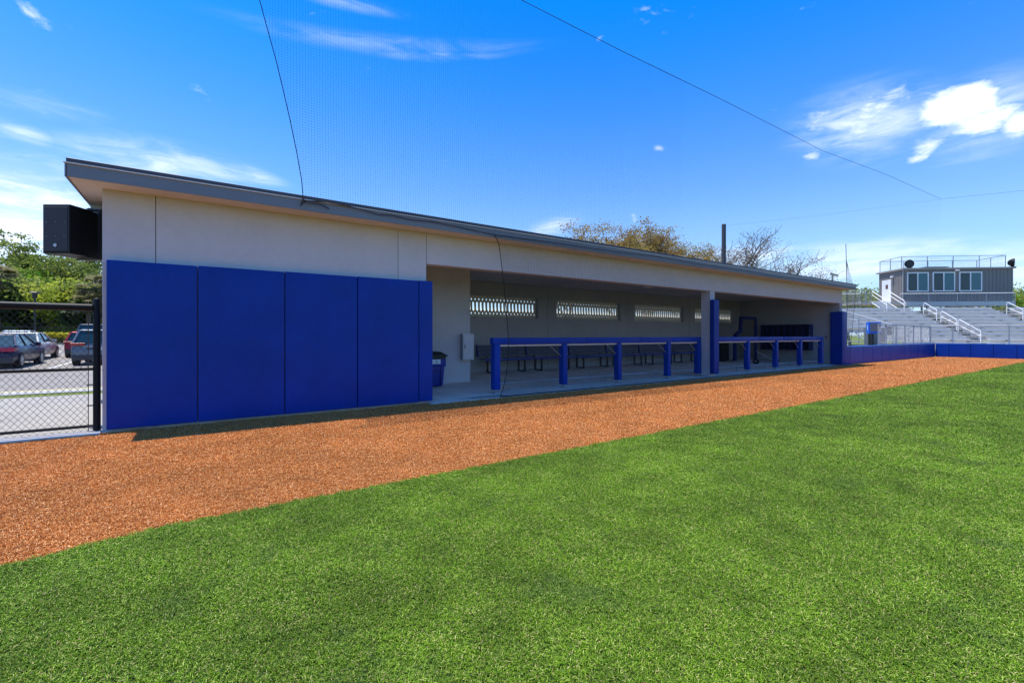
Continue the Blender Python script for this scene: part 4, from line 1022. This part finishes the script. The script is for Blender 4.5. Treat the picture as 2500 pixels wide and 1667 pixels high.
car('tall dark SUV with pale windows behind the red car', -4.7, 32.6, 4.8, 1.98, 1.92, (.06, .07, .09), 'suv')

# ------------------------------------------------------------------ plants
def branches(rs, base, H, spread, trunk_f=.35, levels=3, nb=(5, 4, 3), lean=0, up=.55):
    segs = []; tips = []
    def grow(p, d, L, r, lv):
        q = p; pts = [p.copy()]; dd = d.copy()
        for k in range(3):
            dd = (dd+Vector(rs.normal(size=3))*.18+Vector((0, 0, .06))).normalized(); q = q+dd*L/3; pts.append(q.copy())
        segs.append((pts, r, r*.55, lv))
        if lv >= levels: tips.append((q, dd, L)); return
        for k in range(nb[lv]):
            t = .45+.55*(k+1)/nb[lv]; s = pts[0].lerp(pts[-1], t) if t < 1 else q
            az_ = rs.random()*2*PI; o_ = Vector((math.cos(az_), math.sin(az_), up*(.3+rs.random())))
            o_ = Vector((o_.x*spread, o_.y*spread, o_.z)).normalized(); nd = (dd*.55+o_).normalized()
            grow(s, nd, L*(.55+.25*rs.random()), r*.56, lv+1)
            if lv >= 1: tips.append((s, nd, L*.5))
    d0 = Vector((lean, rs.normal()*.06, 1)).normalized()
    grow(Vector(base), d0, H*trunk_f*1.35, H*.018+.03, 0)
    return segs, tips
def tree(name, label, cat, base, H, leafm, nleaf, lsize, seed, spread=1.0, trunk_f=.4, levels=3, nb=(5, 4, 3), up=.55, clus=.9, barkm=bark, group=None, flat=0., zs=1., shade=0):
    rs = np.random.default_rng(seed); T = thing(name, label, cat, base, 0, group)
    segs, tips = branches(rs, base, H, spread, trunk_f, levels, nb, 0, up)
    ztop = max(t[0].z for t in tips); sc = (H)/(ztop-base[2])
    B0 = Vector(base); mx_ = sum((t[0] for t in tips), Vector())/len(tips)-B0
    def fit(p):
        k = (p.z-B0.z)/max(mx_.z, .1); return Vector((B0.x+(p.x-B0.x-mx_.x*k)*sc, B0.y+(p.y-B0.y-mx_.y*k)*sc, B0.z+(p.z-B0.z)*sc))
    mb = MB()
    for pts, r0, r1, lv in segs: mb.tube([fit(p) for p in pts], [r0+(r1-r0)*k/3 for k in range(4)], 7 if lv == 0 else (5 if lv < 2 else 3), cap=False)
    part('trunk', mb, barkm, T, smooth=True)
    if nleaf:
        P_ = np.array([tuple(fit(t[0])) for t in tips]); k = rs.integers(0, len(P_), nleaf)
        off = rs.normal(size=(nleaf, 3))*np.array([clus, clus, clus*.55*zs]); Cc = P_[k]+off
        tone = rs.random(len(P_))[k]*.55+rs.random(nleaf)*.45
        V, Q_, rn = leaves(Cc, lsize, rs=rs, rnd=tone, flat=flat); npmesh('crown', V, Q_, leafm, T, rnd=rn)
    return T
def bush(name, label, base, rx, ry, h, m, n, ls, seed, group=None, cat='bush'):
    rs = np.random.default_rng(seed); T = thing(name, label, cat, base, 0, group)
    nl = 26; cen = rs.normal(size=(nl, 3)); cen /= np.linalg.norm(cen, axis=1)[:, None]; cen *= (.35+.55*rs.random(nl))[:, None]
    cen = cen*np.array([rx, ry, h*.5])+np.array([base[0], base[1], base[2]+h*.5])
    k = rs.integers(0, nl, n); d = rs.normal(size=(n, 3)); d /= np.linalg.norm(d, axis=1)[:, None]
    rad = (.75+.35*rs.random(n))*min(rx, h*.5)*.42; Cc = cen[k]+d*rad[:, None]; Cc[:, 2] = np.maximum(Cc[:, 2], base[2]+.05)
    tone = rs.random(nl)[k]*.5+rs.random(n)*.5
    V, Q_, rn = leaves(Cc, ls, rs=rs, rnd=tone); npmesh('foliage', V, Q_, m, T, rnd=rn)
    mb = MB()
    for j in range(5):
        c_ = cen[j]; mb.tube([base, (base[0]+(c_[0]-base[0])*.4, base[1]+(c_[1]-base[1])*.4, base[2]+(c_[2]-base[2])*.6), tuple(c_)], [.09, .06, .02], 5, cap=False)
    part('stem', mb, bark, T)
    return T
def G(px, Z):
    p = P3(px, Z); return (p.x, p.y, gz(p.y))
# left wood beyond the car park
tree('pine_tree', 'tall flat topped pine rising above the wood at the far left', 'tree', G(112, 60), 13.3, L_pine, 15000, .17, 11, spread=.8, trunk_f=.62, levels=3, nb=(7, 4, 3), up=.35, clus=.55, zs=.6, group='trees beyond the car park')
tree('pine_tree', 'open crowned pine below the loudspeaker with bare limbs', 'tree', G(205, 58), 10.3, L_pine, 5000, .17, 12, spread=1.2, trunk_f=.6, levels=3, nb=(6, 4, 3), up=.3, clus=.5, zs=.6, group='trees beyond the car park')
tree('pine_tree', 'leaning pine with layered branches in the middle of the left wood', 'tree', G(128, 57), 10.0, L_pine, 7500, .17, 13, spread=1.3, trunk_f=.55, levels=3, nb=(7, 4, 3), up=.3, clus=.55, zs=.6, group='trees beyond the car park')
tree('pine_tree', 'lower pine at the left picture edge behind the palm', 'tree', G(15, 58), 9.6, L_pine, 6500, .17, 14, spread=1.2, trunk_f=.55, levels=3, nb=(6, 4, 3), up=.3, clus=.6, group='trees beyond the car park')
tree('leafy_tree', 'dense bright green leafy tree left of the loudspeaker shadow', 'tree', G(75, 54), 8.0, L_bright, 15000, .19, 15, spread=.9, trunk_f=.4, nb=(6, 5, 4), clus=.85, group='trees beyond the car park')
tree('leafy_tree', 'olive green bushy tree under the dense bright tree', 'tree', G(95, 51), 6.2, L_olive, 11000, .17, 16, spread=1.3, trunk_f=.35, nb=(6, 5, 4), clus=.9, group='trees beyond the car park')
tree('leafy_tree', 'yellow green tree right of the olive tree beside the lamp post', 'tree', G(170, 51), 6.4, L_yellow, 11000, .17, 17, spread=1.1, trunk_f=.35, nb=(6, 5, 4), clus=.85, group='trees beyond the car park')
tree('leafy_tree', 'small bright green tree just above the fence at the left edge', 'tree', G(15, 50), 5.0, L_bright, 9000, .17, 18, spread=1.4, trunk_f=.35, nb=(6, 5, 4), clus=.9, group='trees beyond the car park')
tree('leafy_tree', 'green tree hidden mostly behind the gate post', 'tree', G(262, 52), 6.6, L_olive, 9000, .17, 19, spread=1.4, trunk_f=.35, nb=(6, 5, 4), clus=.9, group='trees beyond the car park')
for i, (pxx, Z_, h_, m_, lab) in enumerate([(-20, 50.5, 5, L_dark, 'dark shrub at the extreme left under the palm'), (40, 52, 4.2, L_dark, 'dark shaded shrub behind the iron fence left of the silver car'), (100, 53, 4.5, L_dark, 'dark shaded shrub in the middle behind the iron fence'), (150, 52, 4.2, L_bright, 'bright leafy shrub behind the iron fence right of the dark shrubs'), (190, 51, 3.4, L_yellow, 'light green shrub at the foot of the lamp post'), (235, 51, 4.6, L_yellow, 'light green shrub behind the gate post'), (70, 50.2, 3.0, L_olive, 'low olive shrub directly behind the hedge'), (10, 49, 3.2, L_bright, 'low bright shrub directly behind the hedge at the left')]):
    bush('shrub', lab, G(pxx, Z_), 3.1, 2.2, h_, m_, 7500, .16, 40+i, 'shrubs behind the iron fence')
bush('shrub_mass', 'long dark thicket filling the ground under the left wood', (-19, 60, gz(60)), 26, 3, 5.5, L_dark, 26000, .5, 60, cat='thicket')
def palm(label, base, H, seed, n=34, fl=2.0):
    rs = np.random.default_rng(seed); T = thing('palm_tree', label, 'palm', base, 0, 'palms beyond the car park'); B0 = np.array(base)
    part('trunk', MB().tube([base, (base[0]+.1, base[1], base[2]+H*.5), (base[0], base[1], base[2]+H)], [.26, .2, .2], 10), bark, T)
    Vs = []; rn = []
    for k in range(n):
        a = rs.random()*2*PI; e = -.9+1.9*rs.random(); tone = .15+.5*(e+.9)/1.9 if rs.random() < .7 else .9
        d = np.array([math.cos(a)*math.cos(e), math.sin(a)*math.cos(e), math.sin(e)]); sd_ = np.cross(d, [0, 0, 1]); sd_ /= np.linalg.norm(sd_); upv = np.cross(sd_, d)
        o_ = B0+np.array([0, 0, H]); hub = o_+d*fl*.5
        for q in range(18):
            an = (q/17-.5)*2.4; dr_ = d*math.cos(an)+sd_*math.sin(an); tip = hub+dr_*fl*.62*(1-.25*abs(an))+np.array([0, 0, -.28*fl*rs.random()])
            mid = hub+dr_*fl*.3; wv2 = np.cross(dr_, upv)*.05
            Vs += [hub, mid+wv2, tip, mid-wv2]; rn += [min(1, max(0, tone+rs.normal()*.12))]*4
        st_ = np.cross(d, upv)*.02; Vs += [o_-st_, o_+st_, hub+st_, hub-st_]; rn += [tone]*4
    npmesh('fronds', np.array(Vs), np.arange(len(Vs)).reshape(-1, 4), L_palm, T, rnd=rn)
palm('shaggy palm with drooping fronds at the left picture edge', G(-6, 47), 6.6, 71, 60, 1.9)
palm('shaggy pale palm just left of the building wall above the gate post', G(232, 49), 6.0, 72, 60, 1.8)
palm('smaller palm head with brown skirt beside the gate post', G(214, 48), 4.2, 73, 44, 1.5)
# hedge
rs = np.random.default_rng(5)
for nm, m_, z0_, z1_, n_, lab in (('hedge', None, .05, 1.2, 0, 'clipped yellow green hedge along the far side of the car park'),):
    T = thing('hedge', lab, 'hedge', (-18, 52.2, gz(52)))
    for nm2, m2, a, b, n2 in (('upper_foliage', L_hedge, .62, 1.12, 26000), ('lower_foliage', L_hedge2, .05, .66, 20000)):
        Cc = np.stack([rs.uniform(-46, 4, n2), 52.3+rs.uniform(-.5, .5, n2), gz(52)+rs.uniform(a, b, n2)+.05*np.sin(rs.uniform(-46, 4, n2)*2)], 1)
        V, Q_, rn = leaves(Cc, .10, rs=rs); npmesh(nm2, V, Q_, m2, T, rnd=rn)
    part('stem', MB().box(-46, 4, 52.2, 52.4, gz(52), gz(52)+.95), mat('hedge_core', (.03, .04, .012), .9), T)
# trees behind the dugout roof
tree('autumn_tree', 'rusty orange leaved tree behind the dugout roof, left and widest crown', 'tree', (*tuple(P3(1500, 46))[:2], 0), 13.0, L_rust, 60000, .085, 21, spread=1.5, trunk_f=.45, levels=4, nb=(7, 5, 3, 3), clus=.38, barkm=barkg, group='trees behind the dugout roof')
tree('autumn_tree', 'golden brown tree just right of the widest rusty crown behind the roof', 'tree', (*tuple(P3(1585, 46))[:2], 0), 12.3, L_rust, 52000, .085, 22, spread=1.5, trunk_f=.45, levels=4, nb=(7, 5, 3, 3), clus=.38, barkm=barkg, group='trees behind the dugout roof')
tree('autumn_tree', 'smaller sparse brown crown next to the net pole behind the roof', 'tree', (*tuple(P3(1662, 46))[:2], 0), 11.2, L_rust, 26000, .065, 23, spread=1.2, trunk_f=.45, levels=4, nb=(6, 5, 3, 3), clus=.3, barkm=barkg, group='trees behind the dugout roof')
tree('autumn_tree', 'tiny sparse treetop at the far left of the trees behind the roof', 'tree', (*tuple(P3(1375, 46))[:2], 0), 11.6, L_rust, 6000, .065, 24, spread=.9, trunk_f=.5, nb=(5, 4, 3), clus=.35, barkm=barkg, group='trees behind the dugout roof')
tree('bare_tree', 'nearly bare grey tree right of the net pole behind the roof', 'tree', (*tuple(P3(1852, 46))[:2], 0), 11.4, L_twig, 6000, .055, 25, spread=1.7, trunk_f=.40, levels=4, nb=(7, 5, 4, 4), clus=.35, barkm=barkg, group='trees behind the dugout roof')
tree('bare_tree', 'nearly bare small tree left of the net pole behind the roof', 'tree', (*tuple(P3(1735, 46))[:2], 0), 10.4, L_twig, 5000, .055, 26, spread=1.3, trunk_f=.45, levels=4, nb=(6, 5, 4, 3), clus=.35, barkm=barkg, group='trees behind the dugout roof')
tree('bare_tree', 'faint low bare branches right of the nearly bare trees', 'tree', (*tuple(P3(1955, 50))[:2], 0), 9.2, L_twig, 2500, .055, 27, spread=1.4, trunk_f=.40, levels=4, nb=(5, 4, 3, 3), clus=.4, barkm=barkg, group='trees behind the dugout roof')
# trees behind the bleachers
for i, (pxx, Z_, h_, m_, lab) in enumerate([(2075, 62, 7.6, L_olive, 'green tree visible between dugout end and press box platform'), (2118, 64, 7.3, L_olive, 'second green tree left of the press box stairs'), (2490, 60, 7.9, L_olive, 'green tree right of the press box at the picture edge'), (2545, 58, 6.9, L_bright, 'low green tree beyond the press box outside the right edge'), (2010, 62, 6.6, L_olive, 'green tree partly behind the dugout end')]):
    p = P3(pxx, Z_); tree('leafy_tree', lab, 'tree', (p.x, p.y, 0), h_, m_, 8000, .17, 81+i, spread=1.5, trunk_f=.3, nb=(6, 5, 4), clus=.95, group='trees behind the bleachers')
p = P3(2330, 66); bush('shrub_mass', 'dark green thicket visible under the press box', (p.x, p.y, 0), 17, 2.5, 5.0, L_olive, 15000, .35, 90, cat='thicket')

# ------------------------------------------------------------------ turf blades (instanced tufts)
def tuft_field(name, m, seed, bladeh, nblade, rad, pts, scl, bw=.0016):
    rs = np.random.default_rng(seed); V = []; F = []; rn = []
    for k in range(nblade):
        a = rs.random()*2*PI; r_ = rad*math.sqrt(rs.random()); x, y = r_*math.cos(a), r_*math.sin(a)
        az_ = rs.random()*2*PI; dx, dy = math.cos(az_), math.sin(az_); px_, py_ = -dy*bw, dx*bw
        h = bladeh*(.5+.7*rs.random()); ln = h*(.3+1.1*rs.random())
        i = len(V)
        V += [(x-px_, y-py_, 0), (x+px_, y+py_, 0), (x+dx*ln*.35-px_, y+dy*ln*.35-py_, h*.7), (x+dx*ln*.35+px_, y+dy*ln*.35+py_, h*.7), (x+dx*ln+px_*.3, y+dy*ln+py_*.3, h*(.75+.3*rs.random())), (x+dx*ln-px_*.3, y+dy*ln-py_*.3, h*.8)]
        F += [(i, i+1, i+3, i+2), (i+2, i+3, i+4, i+5)]; rn += [rs.random()]*6
    nv = len(V); me = bpy.data.meshes.new(name); allv = V+[tuple(p) for p in pts]; me.from_pydata(allv, [], F); me.materials.append(m)
    at = me.attributes.new('rnd', 'FLOAT', 'POINT'); at.data.foreach_set('value', np.array(rn+[0]*len(pts), dtype=np.float32))
    at = me.attributes.new('is_tuft', 'FLOAT', 'POINT'); at.data.foreach_set('value', np.array([1.]*nv+[0.]*len(pts), dtype=np.float32))
    at = me.attributes.new('sc', 'FLOAT', 'POINT'); at.data.foreach_set('value', np.array([1.]*nv+list(scl), dtype=np.float32))
    at = me.attributes.new('rz', 'FLOAT', 'POINT'); at.data.foreach_set('value', np.array([0.]*nv+list(rs.random(len(pts))*6.283), dtype=np.float32))
    ob = linkob(name, me); tag(ob, kind='stuff')
    ng = bpy.data.node_groups.new(name, 'GeometryNodeTree')
    ng.interface.new_socket(name='Geometry', in_out='INPUT', socket_type='NodeSocketGeometry'); ng.interface.new_socket(name='Geometry', in_out='OUTPUT', socket_type='NodeSocketGeometry')
    gi = ng.nodes.new('NodeGroupInput'); go = ng.nodes.new('NodeGroupOutput')
    def attr(nm):
        n_ = ng.nodes.new('GeometryNodeInputNamedAttribute'); n_.data_type = 'FLOAT'; n_.inputs['Name'].default_value = nm; return n_.outputs['Attribute']
    sepg = ng.nodes.new('GeometryNodeSeparateGeometry'); sepg.domain = 'POINT'
    cmp_ = ng.nodes.new('FunctionNodeCompare'); cmp_.data_type = 'FLOAT'; cmp_.operation = 'GREATER_THAN'; cmp_.inputs[1].default_value = .5
    ng.links.new(attr('is_tuft'), cmp_.inputs[0]); ng.links.new(gi.outputs[0], sepg.inputs[0]); ng.links.new(cmp_.outputs[0], sepg.inputs['Selection'])
    iop = ng.nodes.new('GeometryNodeInstanceOnPoints'); ng.links.new(sepg.outputs['Inverted'], iop.inputs['Points']); ng.links.new(sepg.outputs['Selection'], iop.inputs['Instance'])
    cx_ = ng.nodes.new('ShaderNodeCombineXYZ'); ng.links.new(attr('rz'), cx_.inputs[2]); ng.links.new(cx_.outputs[0], iop.inputs['Rotation'])
    cs = ng.nodes.new('ShaderNodeCombineXYZ'); s_ = attr('sc')
    for q in range(3): ng.links.new(s_, cs.inputs[q])
    ng.links.new(cs.outputs[0], iop.inputs['Scale']); ng.links.new(iop.outputs[0], go.inputs[0])
    md = ob.modifiers.new('scatter', 'NODES'); md.node_group = ng
    return ob
def sample(box, sp0, r0, rmax, seed):
    """jittered rings of points, the spacing and size of the tufts growing with distance from the photographer's spot"""
    rs = np.random.default_rng(seed); x0, x1, y0, y1 = box; P_ = []; SC = []; r = r0; A0 = math.radians(60)
    while r < rmax:
        g_ = max(1, r/5.0)**.62; s_ = sp0*g_; n = int(2*A0*r/s_)+1
        th = (np.arange(n)+rs.random(n)*1.0)/n*2*A0-A0; rr_ = r+(rs.random(n)-.5)*s_*1.1
        v = np.cos(th)[:, None]*np.array([FW.x, FW.y])+np.sin(th)[:, None]*np.array([RT.x, RT.y])
        P_.append(np.array([CAM.x, CAM.y])+v*rr_[:, None]); SC.append(g_**.9*(.8+.4*rs.random(n))); r += s_
    P_ = np.concatenate(P_); SC = np.concatenate(SC); ok = (P_[:, 0] > x0) & (P_[:, 0] < x1) & (P_[:, 1] > y0) & (P_[:, 1] < y1)
    return P_[ok], SC[ok]
Pt, sc = sample((-8, 60, -40, -4.60), .036, 1.0, 52, 1)
ey = np.array([edge_y(x) for x in Pt[:, 0]]); kt = Pt[:, 1] < ey; Pt = Pt[kt]; sc = sc[kt]
tuft_field('turf_grass', grassb, 2, .019, 40, .040, [(p[0], p[1], .0) for p in Pt], sc, .0014)
Pd, sc = sample((-4, 40.5, -5.6, -.02), .038, 3.0, 48, 4)
ok = ((Pd[:, 0] < 5.1) & (Pd[:, 0] > 0) & (Pd[:, 1] < -.07)) | ((Pd[:, 0] <= 0) & (Pd[:, 1] < -.22)) | ((Pd[:, 0] >= 5.1) & (Pd[:, 0] < 26.3) & (Pd[:, 1] < -.30)) | ((Pd[:, 0] >= 26.3) & (Pd[:, 1] < -.25))
ok &= Pd[:, 1] > np.array([edge_y(x) for x in Pd[:, 0]])
tuft_field('brown_turf_fibres', dirtb, 5, .013, 40, .042, [(p[0], p[1], .0) for p in Pd[ok]], sc[ok], .0018)
# stray dry leaf on the turf
LEAFP = (2.62, -7.68)
for i, (x, y) in enumerate([LEAFP]):
    o = part('dry_leaf', MB().quad((x-.015, y, .03), (x, y-.01, .036), (x+.015, y, .03), (x, y+.01, .042)).quad((x-.01, y+.005, .034), (x+.006, y-.01, .04), (x+.01, y+.015, .03), (x-.005, y+.015, .044)), leafbrown)
    tag(o, ['small brown dry leaf lying on the turf near the bottom right', 'small brown leaf on the turf at the left'][i], 'leaf')
print('tufts', len(Pt), len(Pd))
print('OBJECTS', len(bpy.data.objects), 'TRIS', sum(len(m.polygons)*2 for m in bpy.data.meshes))
